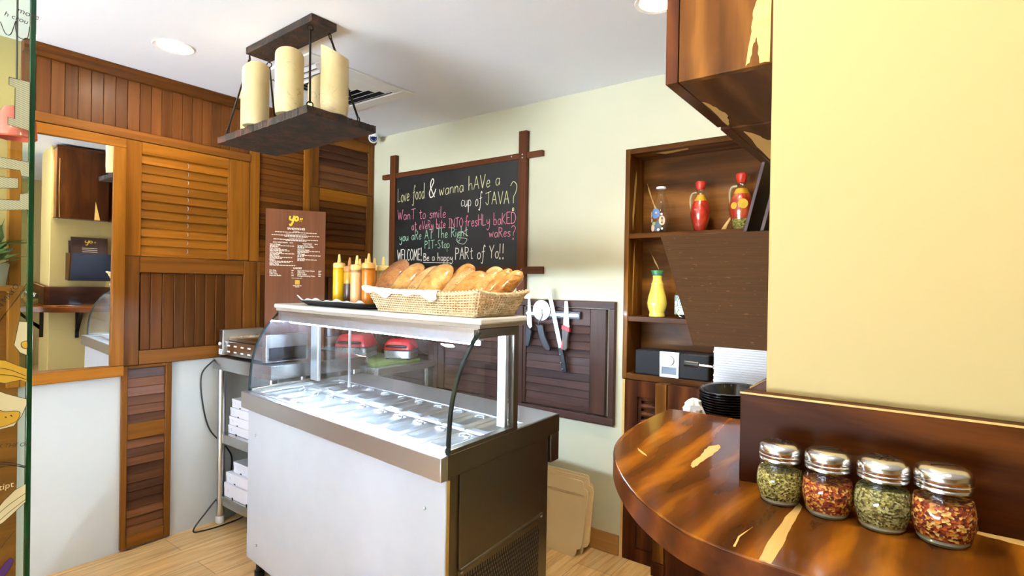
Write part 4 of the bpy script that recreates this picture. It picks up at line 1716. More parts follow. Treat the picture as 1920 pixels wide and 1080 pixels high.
MB().box(-3.20, -2.02, YC + 0.008, YB - 0.001, 1.60, 2.31).build('slate', slate(), cbT)
MB().box(-3.341, -1.883 + .02, YC, YB - 0.002, 2.296, 2.332).build('top_rail', M['frame_x'], cbT, bevel=0.002)
MB().box(-3.341, -1.850, YC, YB - 0.002, 1.572, 1.618).build('bottom_rail', M['frame_x'], cbT, bevel=0.002)
for x0, x1 in ((-3.246, -3.184), (-2.036, -1.977)):
    MB().box(x0, x1, YC - 0.006, YB - 0.003, 1.44 if x0 < -3 else 1.46, 2.468).build('post', M['frame_z'], cbT, bevel=0.002)
k = MB()
for x, z in ((-2.006, 2.32), (-2.006, 2.30), (-2.0, 1.60), (-2.09, 2.316)):
    k.sphere((x, YC - 0.0065, z), 0.0045, 8, 6)
k.build_each('screw', M['steel_bright'], cbT)

GL = {
 'L': (5, ["/0,10 0,0 5,0.6"]), 'o': (4.6, ["4,4 2.2,5 0.2,3 1,0.2 3,0 4.2,2 3.6,4.6"]), 'v': (4.6, ["/0,5 2,0 4,5.6"]), 'e': (4.6, ["0.2,2.5 3.6,3 3.4,4.8 1.6,5 0.2,2 1.5,0 4.2,1"]),
 'f': (4.6, ["5,9 4,10.5 2.8,8 2.2,1 1.2,-4 -0.6,-3.2", "/0.4,5 4.4,5.6"]), 'd': (5.2, ["4,4 2,5 0.2,3 1,0.2 3,0.2 4.2,2.5", "/4.2,11 4.2,0"]),
 '&': (7.6, ["5.2,0 1.4,5.6 1.6,9 3.2,10.5 4.2,8.6 1,4.4 0.2,2 1.6,0 4.2,1 6.4,4.6", ]), 'w': (7, ["/0,5 1.5,0 3,4.2 4.5,0 6.2,5.6"]), 'a': (5.4, ["4,4.4 2,5 0.2,3 1,0.2 3,0.2 4.2,2.5", "/4.2,5 4.5,0"]),
 'n': (5, ["/0,5 0,0", "0,3 2,5 3.6,4 4,0"]), 'h': (5, ["/0,11 0,0", "0,3 2,5 3.6,4 4,0"]), 'c': (4.6, ["4,4.4 2,5 0.2,3 1,0.2 4,0.8"]), 'u': (5, ["0,5 0.4,0.8 2,0 4,2.4", "/4,5 4.3,0"]),
 'p': (5, ["/0.2,5 0,-5", "0.2,4 2,5 4,3 3,0.2 0.2,0.6"]), 'J': (7, ["/0,9 7,10.6", "4,10 4,2.4 2.4,0 0.2,2"]), 'A': (6.6, ["/0,0 3,10 6,0", "/1,3.6 5,3.6"]), 'V': (6.4, ["/0,10 3,0 6,10"]),
 '?': (6, ["0,9 2.4,11 5.4,9 4.6,5.6 2.8,3.6 2.6,0.4", "2,-2 3,-2 3,-3.2 2,-3.2 2,-2"]), 'W': (9, ["/0,10 2,0 4,7.4 6,0 8.4,10.4"]), 't': (4.4, ["2,9 2,1.4 3,0 4,0.6", "/0,6 4,6.6"]),
 's': (4.4, ["4,4.6 2,5 0.5,4 3.5,1.6 2,0 0,0.7"]), 'i': (2, ["/0.5,5 0.5,0", "/0.5,7.2 0.8,7.8"]), 'l': (2.4, ["0.5,11 0.5,1 1.6,0"]), 'm': (7, ["/0,5 0,0", "0,3 1.6,5 2.8,4 3,0", "3,3 4.6,5 5.8,4 6,0"]),
 'r': (4.4, ["/0,5 0,0", "0,3 2,5 3.6,4.4"]), 'y': (5, ["0,5 1,1.6 2.6,1.6 4,3.4", "4.2,5 4,-2 2,-4.4 0,-3"]), 'b': (5, ["/0,11 0,0", "0,4 2,5 4,3 3,0.2 0,0.6"]), 'I': (4.6, ["/2,10 2,0", "/0,10 4,10.2", "/0,0 4,0.2"]),
 'N': (7, ["/0,0 0,10 6,0 6,10"]), 'T': (7, ["/0,10 7,10.6", "/3.5,10 3.4,0"]), 'O': (7, ["3,10 0.2,7 0.2,3 3,0 6,3 6,7 3.6,10 2.6,10"]), 'H': (6, ["/0,10 0,0", "/5,10.5 5,0", "/0,5 5,5.6"]), 'K': (5.8, ["/0,10 0,0", "/4.6,9.4 0,4.4 5,0"]),
 'E': (5.6, ["/5,10 0,10 0,0 5,0", "/0,5 4,5.3"]), 'D': (6.6, ["/0,10 0,0", "-0.6,10 4,9 6,5 4,1 -0.6,0"]), 'g': (5, ["4,4.4 2,5 0.2,3 1,0.5 4,2.4", "4.2,5 4,-3 2,-4.6 0,-3"]), 'P': (5.2, ["/0,10 0,0", "-0.4,10 4,9 4,6 0,5"]),
 'R': (5.8, ["/0,10 0,0", "-0.4,10 4,9 4,6 0,5", "/1.4,5.2 5,0"]), '-': (4, ["/0,4 3,4.3"]), 'S': (5.6, ["5,9 3,10 0.5,8 4.5,3 3,0 0,1"]), 'C': (5.6, ["5,9 2.4,10 0.2,5 2.2,0 5,1.2"]), 'M': (8, ["/0,0 1,10 3.5,3 6,10 7,0"]),
 '!': (3, ["/0.6,11 0.6,3.4", "0.2,0 1,0 1,-1 0.2,-1 0.2,0"]), 'B': (5.6, ["/0,10 0,0", "-0.4,10 4,9 3,6 0,5.6 4.2,4 4.2,1 -0.4,0"]), 'Y': (6.6, ["/0,10 3,5 6.2,10.6", "/3,5 2.8,0"]), ' ': (4, []),
}


def chalk(text, x0, x1, za, zb, h, color, w=0.0042):
    """one handwritten line; h: capital height"""
    tot = sum(GL[c][0] + 1.0 for c in text)
    kx = (x1 - x0) / tot
    k = MB()
    x = 0.0
    for c in text:
        adv, strokes = GL[c]
        dz = random.uniform(-.25, .25)
        for s in strokes:
            straight = s.startswith('/')
            pts = [tuple(float(q) for q in p.split(',')) for p in s.strip('/').split()]
            P = []
            for a, b in pts:
                X = x0 + kx * (x + a + b * 0.05 * h / 10 / max(kx, 1e-6) * 0)
                Z = za + (zb - za) * (X - x0) / (x1 - x0) + (b + dz) * h / 10
                P.append((X + random.uniform(-.0006, .0006), YC + 0.0075, Z))
            P = [Vector(p) for p in P] if straight else smooth_path(P, 5)
            if straight:
                for i in range(len(P) - 1):
                    k.ribbon([P[i], P[i + 1]], w * random.uniform(.8, 1.15), (0, 1, 0))
            else:
                k.ribbon(P, w * random.uniform(.85, 1.1), (0, 1, 0))
        x += adv + 1.0
    return k.build('chalk_line', color, cbT, smooth=False, keep_normals=True)


ck = lambda n, c: plain(n, lin(*c), 0.9)
cy_ = ck('pale_yellow_chalk', (222, 218, 160))
cw_ = ck('cream_white_chalk', (236, 232, 214))
cpk = ck('pink_chalk', (226, 128, 152))
cmt = ck('mint_chalk', (164, 212, 176))
chalk('Love food', -3.165, -2.885 + .01, 2.112, 2.120, 0.102, cy_)
chalk('&', -2.835, -2.745, 2.120, 2.120, 0.125, cw_, 0.0075)
chalk('wanna hAVe a', -2.735, -2.18, 2.125, 2.150, 0.088, cy_)
chalk('cup of', -2.525, -2.335, 2.032, 2.030, 0.085, cw_)
chalk('JAVA', -2.310, -2.105, 2.030, 2.022, 0.082, cy_)
chalk('?', -2.105, -2.040, 2.020, 2.020, 0.130, cy_)
chalk('WanT to smile', -3.165, -2.660, 1.978, 1.968, 0.072, cpk)
chalk('at eVeRy bite INTO', -3.010, -2.500, 1.897, 1.893, 0.062, cpk)
chalk('fresHLy baKED', -2.490, -2.052, 1.893, 1.893, 0.074, cpk)
chalk('waRes?', -2.275, -2.052, 1.812, 1.812, 0.062, cpk)
chalk('you aRe AT The Right', -3.140, -2.455, 1.820, 1.830, 0.066, cmt)
chalk('PIT-Stop', -2.870, -2.620, 1.754, 1.756, 0.056, cmt)
chalk('WELCOME!', -3.162, -2.890, 1.672, 1.674, 0.080, cw_, 0.0052)
chalk('Be a happy', -2.880, -2.590, 1.668, 1.664, 0.052, cw_, 0.0050)
chalk('PARt of Yo!!', -2.570, -2.135, 1.668, 1.680, 0.082, cw_, 0.0056)
k = MB()
k.ribbon([(-2.885, YC + 0.0075, 1.655), (-2.62, YC + 0.0075, 1.648)], 0.004, (0, 1, 0))
k.ribbon(smooth_path([(-2.46, YC + .0075, 1.83), (-2.53, YC + .0075, 1.86), (-2.56, YC + .0075, 1.80), (-2.50, YC + .0075, 1.775), (-2.47, YC + .0075, 1.81), (-2.55, YC + .0075, 1.82)], 6), 0.003, (0, 1, 0))
k.build('chalk_flourish', cw_, cbT, smooth=False, keep_normals=True)

# ------------------------------------------------------------------ knives on the magnetic strip
YM = YS - 0.001
mg = thing('knife_rack', 'dark magnetic knife strip screwed across the greyed shutter', 'knife rack', (-1.755, YM, 1.33))
MB().box(-1.955, -1.568, YM - 0.018, YM, 1.308, 1.352).build('strip', plain('dark_rack_plastic', lin(58, 60, 68), 0.4), mg, bevel=0.003)
MB().box(-1.945, -1.578, YM - 0.020, YM - 0.017, 1.322, 1.338).build('magnet_bar', M['steel_x'], mg)
k = MB()
for x in (-1.945, -1.582):
    k.sphere((x, YM - 0.019, 1.33), 0.004, 8, 6)
k.build_each('screw', M['steel_bright'], mg)
YK = YM - 0.023


def knife(label, blade, handle, hm, bm=None, extra=None, th=0.0022):
    xs = [p[0] for p in blade]
    t = thing('knife', label, 'knife', (sum(xs) / len(xs), YK, min(p[1] for p in handle)), 'knives on the magnetic strip')
    k = MB()
    k.prism(blade, lambda a, b: (a, YK - th / 2, b), lambda a, b: (a, YK + th / 2, b))
    k.build('blade', bm or M['steel_bright'], t, bevel=0.0007, seg=1)
    k = MB()
    k.prism(handle, lambda a, b: (a, YK - 0.009, b), lambda a, b: (a, YK + 0.009, b))
    hh = k.build('handle', hm, t, bevel=0.004)
    if extra:
        extra(t, hh)
    return t


M['knife_black'] = plain('black_knife_handle', lin(26, 28, 34), 0.4)
knife('short white bladed knife with black handle, nearest the basket', [(-1.929, 1.470), (-1.918, 1.44), (-1.897, 1.250), (-1.914, 1.235), (-1.936, 1.262)],
      [(-1.936, 1.266), (-1.922, 1.242), (-1.905, 1.232), (-1.896, 1.225), (-1.908, 1.16), (-1.917, 1.125), (-1.938, 1.128), (-1.942, 1.18)], M['knife_black'], M['white_plastic'])


def rivets(t, hh):
    k = MB()
    for x, z in ((-1.684, 1.10), (-1.676, 1.05), (-1.667, 1.015)):
        k.lathe([(0.0035, 0), (0.0035, 0.0196), (0, 0.0199)], (x, YK - 0.0, z), 10, M=Matrix.Rotation(PI / 2, 3, 'X'))
    k.build_each('rivet', M['steel_bright'], hh)


knife('long straight slicing knife with riveted black handle', [(-1.792, 1.463), (-1.786, 1.474), (-1.770, 1.474), (-1.764, 1.464), (-1.676, 1.136), (-1.703, 1.130)],
      [(-1.703, 1.134), (-1.676, 1.140), (-1.641, 1.003), (-1.647, 0.994), (-1.668, 0.992), (-1.676, 1.0)], M['knife_black'], None, rivets)


def bolster(t, hh):
    k = MB()
    k.prism([(-1.683, 1.248), (-1.629, 1.232), (-1.629, 1.255), (-1.680, 1.274)], lambda a, b: (a, YK - 0.0094, b), lambda a, b: (a, YK + 0.0094, b))
    k.prism([(-1.684, 1.13), (-1.672, 1.126), (-1.668, 1.18), (-1.676, 1.185)], lambda a, b: (a, YK - 0.0094, b), lambda a, b: (a, YK + 0.0094, b))
    k.build_each('red_grip', plain('red_grip', lin(196, 44, 52), 0.4), hh, bevel=0.002)


knife('short knife with grey handle and red grip bands', [(-1.668, 1.412), (-1.647, 1.412), (-1.634, 1.262), (-1.640, 1.245), (-1.676, 1.262)],
      [(-1.681, 1.262), (-1.632, 1.245), (-1.642, 1.18), (-1.641, 1.14), (-1.655, 1.122), (-1.684, 1.128), (-1.680, 1.19)], plain('grey_grip', lin(84, 76, 70), 0.5), M['white_plastic'], bolster)

pw = thing('pizza_cutter', 'pizza wheel cutter with round white blade and curved black handle', 'pizza cutter', (-1.80, YK, 1.12))
k = MB()
R_ = Matrix.Rotation(PI / 2, 3, 'X')
k.lathe([(0.060, -0.0008), (0.062, 0), (0.060, 0.0008)], (-1.829, YK - 0.004, 1.352), 48, M=R_)
k.build('wheel', plain('pale_wheel_steel', lin(226, 228, 232), 0.25, 0.3), pw)
k = MB()
k.lathe([(0.008, -0.002), (0.008, 0.012), (0.003, 0.015), (0, 0.015)], (-1.829, YK - 0.004, 1.352), 16, M=R_)
k.build('axle', M['steel_bright'], pw)
k = MB()
k.tube(smooth_path([(-1.829, YK - 0.014, 1.352), (-1.822, YK - 0.014, 1.32), (-1.838, YK - 0.012, 1.285), (-1.845, YK - 0.006, 1.262)], 5), 0.0055, 8)
k.build('fork', M['steel_bright'], pw)
k = MB()
hp = [(-1.878, 1.272), (-1.862, 1.268), (-1.845, 1.262), (-1.822, 1.268), (-1.808, 1.258), (-1.806, 1.238), (-1.798, 1.205), (-1.776, 1.165), (-1.760, 1.138), (-1.756, 1.122), (-1.764, 1.112), (-1.785, 1.113), (-1.808, 1.135), (-1.832, 1.18), (-1.845, 1.215), (-1.848, 1.24), (-1.860, 1.258)]
k.prism(hp, lambda a, b: (a, YK - 0.014, b), lambda a, b: (a, YK + 0.006, b))
k.build('handle', M['knife_black'], pw, bevel=0.005)
# ------------------------------------------------------------------ shelf niche in the back wall
nc = thing('wall_niche', 'dark walnut shelf niche sunk into the back wall, holding bottles and a radio', 'shelf niche', ((NX0 + NX1) / 2, YB, NZ0))
k = MB()
k.box(NX0 + 0.001, NX0 + 0.028, YB - 0.012, NY - 0.02, NZ0, NZ1)
k.box(NX1 - 0.028, NX1 - 0.001, YB - 0.012, NY - 0.02, NZ0, NZ1)
k.build_each('side_board', M['walnut_z'], nc, bevel=0.002)
k = MB()
k.box(NX0 + 0.028, NX1 - 0.028, YB - 0.012, NY - 0.02, NZ1 - 0.030, NZ1 - 0.001)
k.build('top_board', M['walnut_niche'], nc, bevel=0.002)
k = MB()
k.box(NX0 + 0.028, NX1 - 0.028, YB - 0.012, NY - 0.02, NZ0 - 0.001, NZ0 + 0.033)
k.build('bottom_board', M['walnut_niche'], nc, bevel=0.002)
MB().box(NX0, NX1, NY - 0.02, NY - 0.002, NZ0, NZ1).build('back_board', M['walnut_niche'], nc)
Z1, Z2 = 1.796, 1.340
for z in (Z1, Z2):
    MB().box(NX0 + 0.028, NX1 - 0.028, YB - 0.006, NY - 0.02, z - 0.028, z).build('shelf', M['walnut_niche'], nc, bevel=0.002)


def jag(pts, n=5, amp=0.005):
    out = []
    m = len(pts)
    for i in range(m):
        a, b = Vector(pts[i]), Vector(pts[(i + 1) % m])
        d = b - a
        nn = Vector((-d.y, d.x)).normalized() if d.length else Vector((0, 0))
        for q in range(n):
            p = a + d * q / n + (nn * random.uniform(-amp, amp) if q else Vector((0, 0)))
            out.append((p.x, p.y))
    return out


k = MB()
k.prism(jag([(-1.285, 1.81), (-1.285, 1.84), (-1.285, 1.98), (-1.285, 2.14), (-1.285, 2.16)], 2, 0) and [(2.86, 1.82), (2.885, 1.98), (2.90, 2.10), (2.895, 2.16), (2.875, 2.10), (2.862, 1.98), (2.85, 1.90)], lambda a, b: (NX0 + 0.028, a, b), lambda a, b: (NX0 + 0.0286, a, b))
k.prism([(2.87, 1.345), (2.885, 1.6), (2.89, 1.76), (2.878, 1.70), (2.868, 1.5)], lambda a, b: (NX0 + 0.028, a, b), lambda a, b: (NX0 + 0.0286, a, b))
k.prism(jag([(-1.270, 2.10), (-1.255, 2.04), (-1.215, 1.93), (-1.19, 1.90), (-1.225, 1.98), (-1.262, 2.08)], 3, .003), lambda a, b: (a, NY - 0.0202, b), lambda a, b: (a, NY - 0.0208, b))
k.prism(jag([(-0.86, 1.80), (-0.83, 1.80), (-0.775, 1.92), (-0.785, 1.90)], 3, .004), lambda a, b: (a, NY - 0.0202, b), lambda a, b: (a, NY - 0.0208, b))
k.prism(jag([(-1.25, 1.72), (-1.20, 1.63), (-1.19, 1.60), (-1.215, 1.64)], 3, .002), lambda a, b: (a, NY - 0.0202, b), lambda a, b: (a, NY - 0.0208, b))
k.prism(jag([(-1.16, 2.86), (-0.98, 2.84), (-0.99, 2.87), (-1.12, 2.90)], 4, .003), lambda a, b: (a, b, NZ1 - 0.0301), lambda a, b: (a, b, NZ1 - 0.0306))
k.build_each('sapwood_streak', M['sapwood'], nc, smooth=False)

# low cupboard under the niche
lc = thing('low_cupboard', 'dark walnut cupboard with louvred door under the shelf niche', 'cupboard', (-0.87, YB, 0))
k = MB()
k.box(-1.317, -0.42, YB + 0.02, YB + 0.10, 0.0, 0.992)
k.box(-1.300, -1.225, YB - 0.010, YB + 0.03, 0.0, 0.990)
k.box(-0.80, -0.42, YB - 0.010, YB + 0.03, 0.0, 0.990)
k.box(-1.225, -0.80, YB - 0.010, YB + 0.03, 0.902, 0.990)
k.box(-1.225, -0.80, YB - 0.010, YB + 0.03, 0.0, 0.075)
k.build('carcass', M['walnut_dark'], lc, bevel=0.002)
k = MB()
k.box(-1.317, -1.3005, YB - 0.004, YB + 0.03, 0.0, 0.990)
k.build('edge_strip', M['sapwood'], lc)
k = MB()
k.box(-0.985, -0.965, YB - 0.0112, YB - 0.009, 0.905, 0.988)
k.build('sapwood_streak', M['sapwood'], lc)
dr = MB()
dr.box(-1.224, -1.205, YB + 0.000, YB + 0.02, 0.078, 0.900)
dr.box(-0.82, -0.801, YB + 0.000, YB + 0.02, 0.078, 0.900)
dr.box(-1.205, -0.82, YB + 0.000, YB + 0.02, 0.078, 0.195)
dr.box(-1.205, -0.82, YB + 0.000, YB + 0.02, 0.882, 0.900)
door = dr.build('door', M['walnut_dark'], lc, bevel=0.002)
k = MB()
for i in range(16):
    z = 0.215 + i * 0.0425
    k.tube([(-1.205, YB + 0.010, z), (-0.82, YB + 0.010, z)], 0.0165, 10)
k.build('louvres', M['walnut_dark'], door)
pt = MB()
pt.box(-1.094, -1.035, YB - 0.085, YB - 0.013, 0.072, 1.00)
pt2 = MB()
tag(pt.build('support_post', M['walnut_z'], None, bevel=0.002), 'dark wooden post standing in front of the low cupboard under the bar counter', 'post')
pt2.box(-1.100, -1.029, YB - 0.092, YB - 0.011, 0.0, 0.071)
fo = pt2.build('post_foot', M['walnut_dark'], bpy.data.objects['support_post'], bevel=0.002)
tag(MB().box(-1.028, -0.42, YB - 0.080, YB - 0.050, 0.0, 1.00).build('side_panel_board', M['walnut_dark'], None, bevel=0.002), 'broad dark walnut board beside the post under the bar counter', 'panel')

# things on the niche shelves
M['bottle_glass'] = clear_glass('bottle_glass', (0.97, 0.98, 0.96))


def milk(x, y, z):
    t = thing('milk_bottle', 'clear glass milk bottle with round stickers on the top niche shelf', 'bottle', (x, y, z))
    prof = [(0.0, 0.0), (0.044, 0.0), (0.0485, 0.004), (0.0485, 0.11), (0.047, 0.13), (0.038, 0.17), (0.026, 0.20), (0.0215, 0.215), (0.0215, 0.240)]
    MB().lathe(prof, (x, y, z), 32).build('bottle_body', M['bottle_glass'], t)
    MB().lathe([(0.0215, 0.240), (0.0255, 0.242), (0.0265, 0.248), (0.0245, 0.2535), (0.019, 0.254), (0.018, 0.240)], (x, y, z), 32).build('white_rim', M['white_plastic'], t)
    st = [((86, 128, 186), 255, 0.105, .026, .028), ((74, 92, 112), 262, 0.035, .030, .026), ((226, 196, 160), 300, 0.066, .017, .026), ((206, 198, 160), 232, 0.028, .018, .018), ((236, 196, 168), 236, 0.022, .012, .014), ((214, 206, 188), 222, 0.070, .009, .011),
          ((238, 226, 210), 278, 0.016, .007, .007), ((238, 226, 210), 296, 0.10, .006, .006), ((222, 170, 150), 262, 0.108, .006, .006), ((226, 196, 160), 214, 0.10, .008, .018), ((150, 166, 120), 246, 0.05, .012, .010), ((238, 226, 210), 300, 0.022, .006, .006)]
    for i, (c, deg, h, rx, rz) in enumerate(st):
        k = MB()
        pts = []
        R = 0.0490 + 0.0002 * i
        for q in range(20):
            a = 2 * PI * q / 20
            ang = math.radians(deg) + rx * math.cos(a) / R
            pts.append((x + R * math.cos(ang), y + R * math.sin(ang), z + h + rz * math.sin(a)))
        cc = (x + R * 1.0 * math.cos(math.radians(deg)), y + R * math.sin(math.radians(deg)), z + h)
        k.add(pts + [cc], [(q, (q + 1) % 20, 20) for q in range(20)])
        k.build('sticker', plain('sticker_%d' % i, lin(*c), 0.5), t, keep_normals=True)
    k = MB()
    R = 0.0518
    for b in ((0.050, 0.058), (0.072, 0.083)):
        ang = math.radians(299)
        k.box(x + R * math.cos(ang) - .0035, x + R * math.cos(ang) + .0035, y + R * math.sin(ang) - .0006, y + R * math.sin(ang) + .0006, z + b[0], z + b[1])
    k.box(x + R * math.cos(math.radians(299)) - .0014, x + R * math.cos(math.radians(299)) + .0014, y + R * math.sin(math.radians(299)) - .0006, y + R * math.sin(math.radians(299)) + .0006, z + .057, z + .073)
    k.build('sticker_print', M['black'], t)


milk(-1.140, 2.885, Z1)


def jug(label, x, y, z, fills, s, body):
    t = thing('oil_jug', label, 'jug', (x, y, z))
    MB().lathe([(r * 1.0 + .0025, h) for r, h in body], (x, y, z), 36).build('glass_body', M['bottle_glass'], t)
    for nm, h0, h1, mt in fills:
        rs = []
        for i in range(13):
            h = h0 + (h1 - h0) * i / 12
            for (ra, ha), (rb, hb) in zip(body, body[1:]):
                if ha <= h <= hb and hb > ha:
                    rs.append((max(.002, ra + (rb - ra) * (h - ha) / (hb - ha) - 0.001), h))
                    break
        MB().lathe(rs, (x, y, z), 36).build(nm, mt, t)
    top = body[-1][1]
    k = MB()
    k.tube(smooth_path([(x - 0.018, y - .004, z + top - 0.018), (x - 0.042, y - .004, z + top - 0.022), (x - 0.052, y - .004, z + top - 0.05), (x - 0.050, y - .004, z + top - 0.085), (x - 0.044, y - .004, z + top - 0.112)], 6), 0.0055, 10)
    k.build('glass_handle', plain('glass_handle_tint', lin(196, 186, 150), 0.08, alpha=0.55) if 'glass_handle_tint' not in bpy.data.materials else bpy.data.materials['glass_handle_tint'], t)
    MB().lathe([(0.017, top - 0.004), (0.021, top + 0.004), (0.026, top + 0.026), (0.026, top + 0.034), (0.022, top + 0.040), (0.0, top + 0.041)], (x, y, z), 28).build('wax_stopper', M['red_wax'], t)
    return t


def pepper(name, cols, scale):
    t = NT(name)
    v = t.coords((1, 1, 0.45))
    f = t.noise(v, scale, 4, 0.6, 1.0)
    n = len(cols)
    t.color(t.ramp(f, [(0.3 + 0.4 * i / max(1, n - 1), lin(*c)) for i, c in enumerate(cols)]))
    t.set(rough=0.35, coat=0.7, coatr=0.08)
    return t.mat


M['chili_red'] = pepper('red_chillies', [(104, 14, 10), (176, 34, 20), (206, 66, 30)], 26)
M['chili_mix'] = pepper('pickled_peppers', [(112, 22, 16), (170, 48, 28), (190, 104, 44)], 30)
M['amber'] = plain('amber_oil', lin(214, 160, 40), 0.15, coat=0.6)
M['corns'] = speckle('green_peppercorns', [(110, 112, 40), (140, 136, 52), (84, 84, 30), (160, 150, 70)], 150, 0.5)
body1 = [(0.020, 0.0), (0.028, 0.006), (0.040, 0.05), (0.0500, 0.095), (0.048, 0.125), (0.038, 0.158), (0.022, 0.185), (0.0165, 0.200), (0.0165, 0.222)]
jug('glass jug of red chillies with red stopper in the middle of the top niche shelf', -0.925, 2.885, Z1, [('red_chillies', 0.004, 0.158, M['chili_red']), ('amber_oil', 0.158, 0.190, M['amber'])], 1, body1)
body2 = [(0.030, 0.0), (0.034, 0.006), (0.040, 0.035), (0.052, 0.085), (0.053, 0.115), (0.045, 0.150), (0.030, 0.185), (0.018, 0.205), (0.0165, 0.222)]
j2 = jug('taller glass jug of layered peppers and green corns, rightmost on the top niche shelf', -0.722, 2.885, Z1, [('green_peppercorns', 0.004, 0.050, M['corns']), ('pickled_peppers', 0.050, 0.165, M['chili_mix']), ('orange_slices', 0.165, 0.190, M['amber'])], 1, body2)
j2.scale = (1.06, 1.06, 1.08)
k = MB()
for deg, h, r in ((292, 0.115, 0.022), (248, 0.108, 0.016)):
    a = math.radians(deg)
    R = 0.0545
    c0 = Vector((-0.722 + R * math.cos(a), 2.885 + R * math.sin(a), Z1 + h))
    tn = Vector((-math.sin(a), math.cos(a), 0))
    k.add([c0 + tn * r * math.cos(2 * PI * q / 20) + Vector((0, 0, r * math.sin(2 * PI * q / 20))) for q in range(20)], [list(range(20))])
k.build_each('lemon_slice', plain('dried_lemon_slice', lin(196, 160, 52), 0.4, coat=0.4), j2, keep_normals=True)

vs_ = thing('vase', 'yellow ceramic vase with green lip on the middle niche shelf', 'vase', (-1.152, 2.885, Z2))
MB().lathe([(0.0, 0), (0.040, 0.0), (0.043, 0.004), (0.041, 0.018), (0.040, 0.024), (0.050, 0.05), (0.0535, 0.075), (0.048, 0.11), (0.037, 0.15), (0.0325, 0.172), (0.0335, 0.182), (0.029, 0.188), (0.0245, 0.205), (0.0255, 0.225)], (-1.152, 2.885, Z2), 40).build('vase_body', plain('yellow_glaze', lin(236, 214, 96), 0.18, coat=0.6), vs_)
MB().lathe([(0.0255, 0.225), (0.037, 0.250), (0.0365, 0.253), (0.031, 0.250), (0.022, 0.228), (0.02, 0.15)], (-1.152, 2.885, Z2), 40).build('green_lip', plain('green_glaze', lin(72, 142, 98), 0.2, coat=0.6), vs_)
wb = thing('glass_bottle', 'clear glass bottle with white and green print beside the yellow vase', 'bottle', (-1.000, 2.885, Z2))
MB().lathe([(0.0, 0), (0.046, 0.0), (0.050, 0.005), (0.050, 0.13), (0.043, 0.165), (0.030, 0.195), (0.024, 0.21), (0.024, 0.24)], (-1.0, 2.885, Z2), 36).build('bottle_body', M['bottle_glass'], wb)


def label_mat():
    t = NT('leafy_label_print')
    f = t.noise(t.coords((1, 1, .6)), 38, 2, .5, 1.5)
    t.color(t.ramp(f, [(0.42, lin(104, 142, 74)), (0.46, lin(232, 238, 232)), (0.56, lin(232, 238, 232)), (0.6, lin(120, 150, 160))]))
    t.set(rough=0.4)
    return t.mat


MB().lathe([(0.0507, 0.020), (0.0507, 0.12)], (-1.0, 2.885, Z2), 36).build('printed_label', label_mat(), wb)

# radio
rd = thing('table_radio', 'long black radio with silver centre panel and round dial on the bottom niche shelf', 'radio', (-1.03, 2.87, NZ0 + 0.034))
zb = NZ0 + 0.034
k = MB()
k.box(-1.238, -0.842, 2.80, 2.94, zb, zb + 0.132)
k.build('cabinet', plain('black_radio_cloth', lin(24, 25, 30), 0.75), rd, bevel=0.008)
k = MB()
k.box(-1.097, -0.992, 2.794, 2.81, zb - .0005, zb + 0.135)
pn = k.build('front_panel', metal('silver_radio_panel', (0.62, 0.66, 0.72, 1), 0.35, 'X'), rd, bevel=0.002)
k = MB()
k.lathe([(0.0275, 0.0), (0.0275, 0.012), (0.025, 0.015), (0, 0.016)], (-1.044, 2.794, zb + 0.090), 36, M=Matrix.Rotation(PI / 2, 3, 'X'))
k.build('dial', M['white_plastic'], pn)
k = MB()
k.box(-1.083, -1.006, 2.7925, 2.795, zb + 0.018, zb + 0.056)
k.build('display_window', plain('grey_display', lin(126, 140, 156), 0.15), pn, bevel=0.001)
k = MB()
for i in range(3):
    k.box(-1.090 + i * .004, -1.0885 + i * .004, 2.7925, 2.7945, zb + 0.012, zb + 0.062)
    k.box(-1.000 + i * .003, -0.9985 + i * .003, 2.7925, 2.7945, zb + 0.012, zb + 0.062)
k.build('button_bars', M['steel_x'], pn)

# ------------------------------------------------------------------ cartons leaning by the wall
def tray_sheet(label, x0, x1, yb, zt, lean, ph):
    """flattened board with stepped corners leaning on the wall"""
    h = zt
    o = []
    c, s = 0.030, 0.045
    pts = [(x0, 0.03), (x0, h - s)] + [(x0 + c, h - s * .9), (x0 + c, h)]
    right = [(x1 - c - .02, h), (x1 - c - .008, h - .008), (x1 - c - .002, h - .03), (x1 - c, h - s * .85), (x1 - .012, h - s * .95), (x1 - .002, h - s * 1.25), (x1, h - s * 1.6),
             (x1, s + .03), (x1 - .006, s + .008), (x1 - .018, s), (x1 - c, s - .002), (x1 - c, .022), (x1 - c - .008, .006), (x1 - c - .022, 0)]
    poly = pts + right + [(x0 + c, 0)]
    dy = math.tan(lean)
    f = lambda d: (lambda a, b: (a, yb + b * dy + d, b * math.cos(lean)))
    k = MB()
    k.prism(poly, f(0), f(0.006))
    ob = k.build('leaning_board', [plain('beige_fibreboard', lin(222, 196, 148), 0.6)] if 'beige_fibreboard' not in bpy.data.materials else bpy.data.materials['beige_fibreboard'], None, bevel=0.0015)
    k = MB()
    for z in (h - 0.075, h - 0.083):
        k.tube([(x0 + .03, yb + z * dy - .0004, z * math.cos(lean)), (x1 - .02, yb + z * dy - .0004, z * math.cos(lean))], 0.0012, 5)
    k.build('crease', plain('crease_shade', lin(196, 166, 118), 0.7), ob)
    return tag(ob, label, 'board', 'beige boards leaning on the back wall')


tray_sheet('beige board with stepped corners leaning on the wall behind the steel counter, front one', -1.83, -1.470, 2.645, 0.405, 0.22, 0)
tray_sheet('beige board leaning on the wall, mostly hidden behind the front one', -1.80, -1.452, 2.690, 0.415, 0.18, 1)
tray_sheet('beige board leaning on the wall, rearmost of the three', -1.81, -1.458, 2.715, 0.425, 0.15, 2)

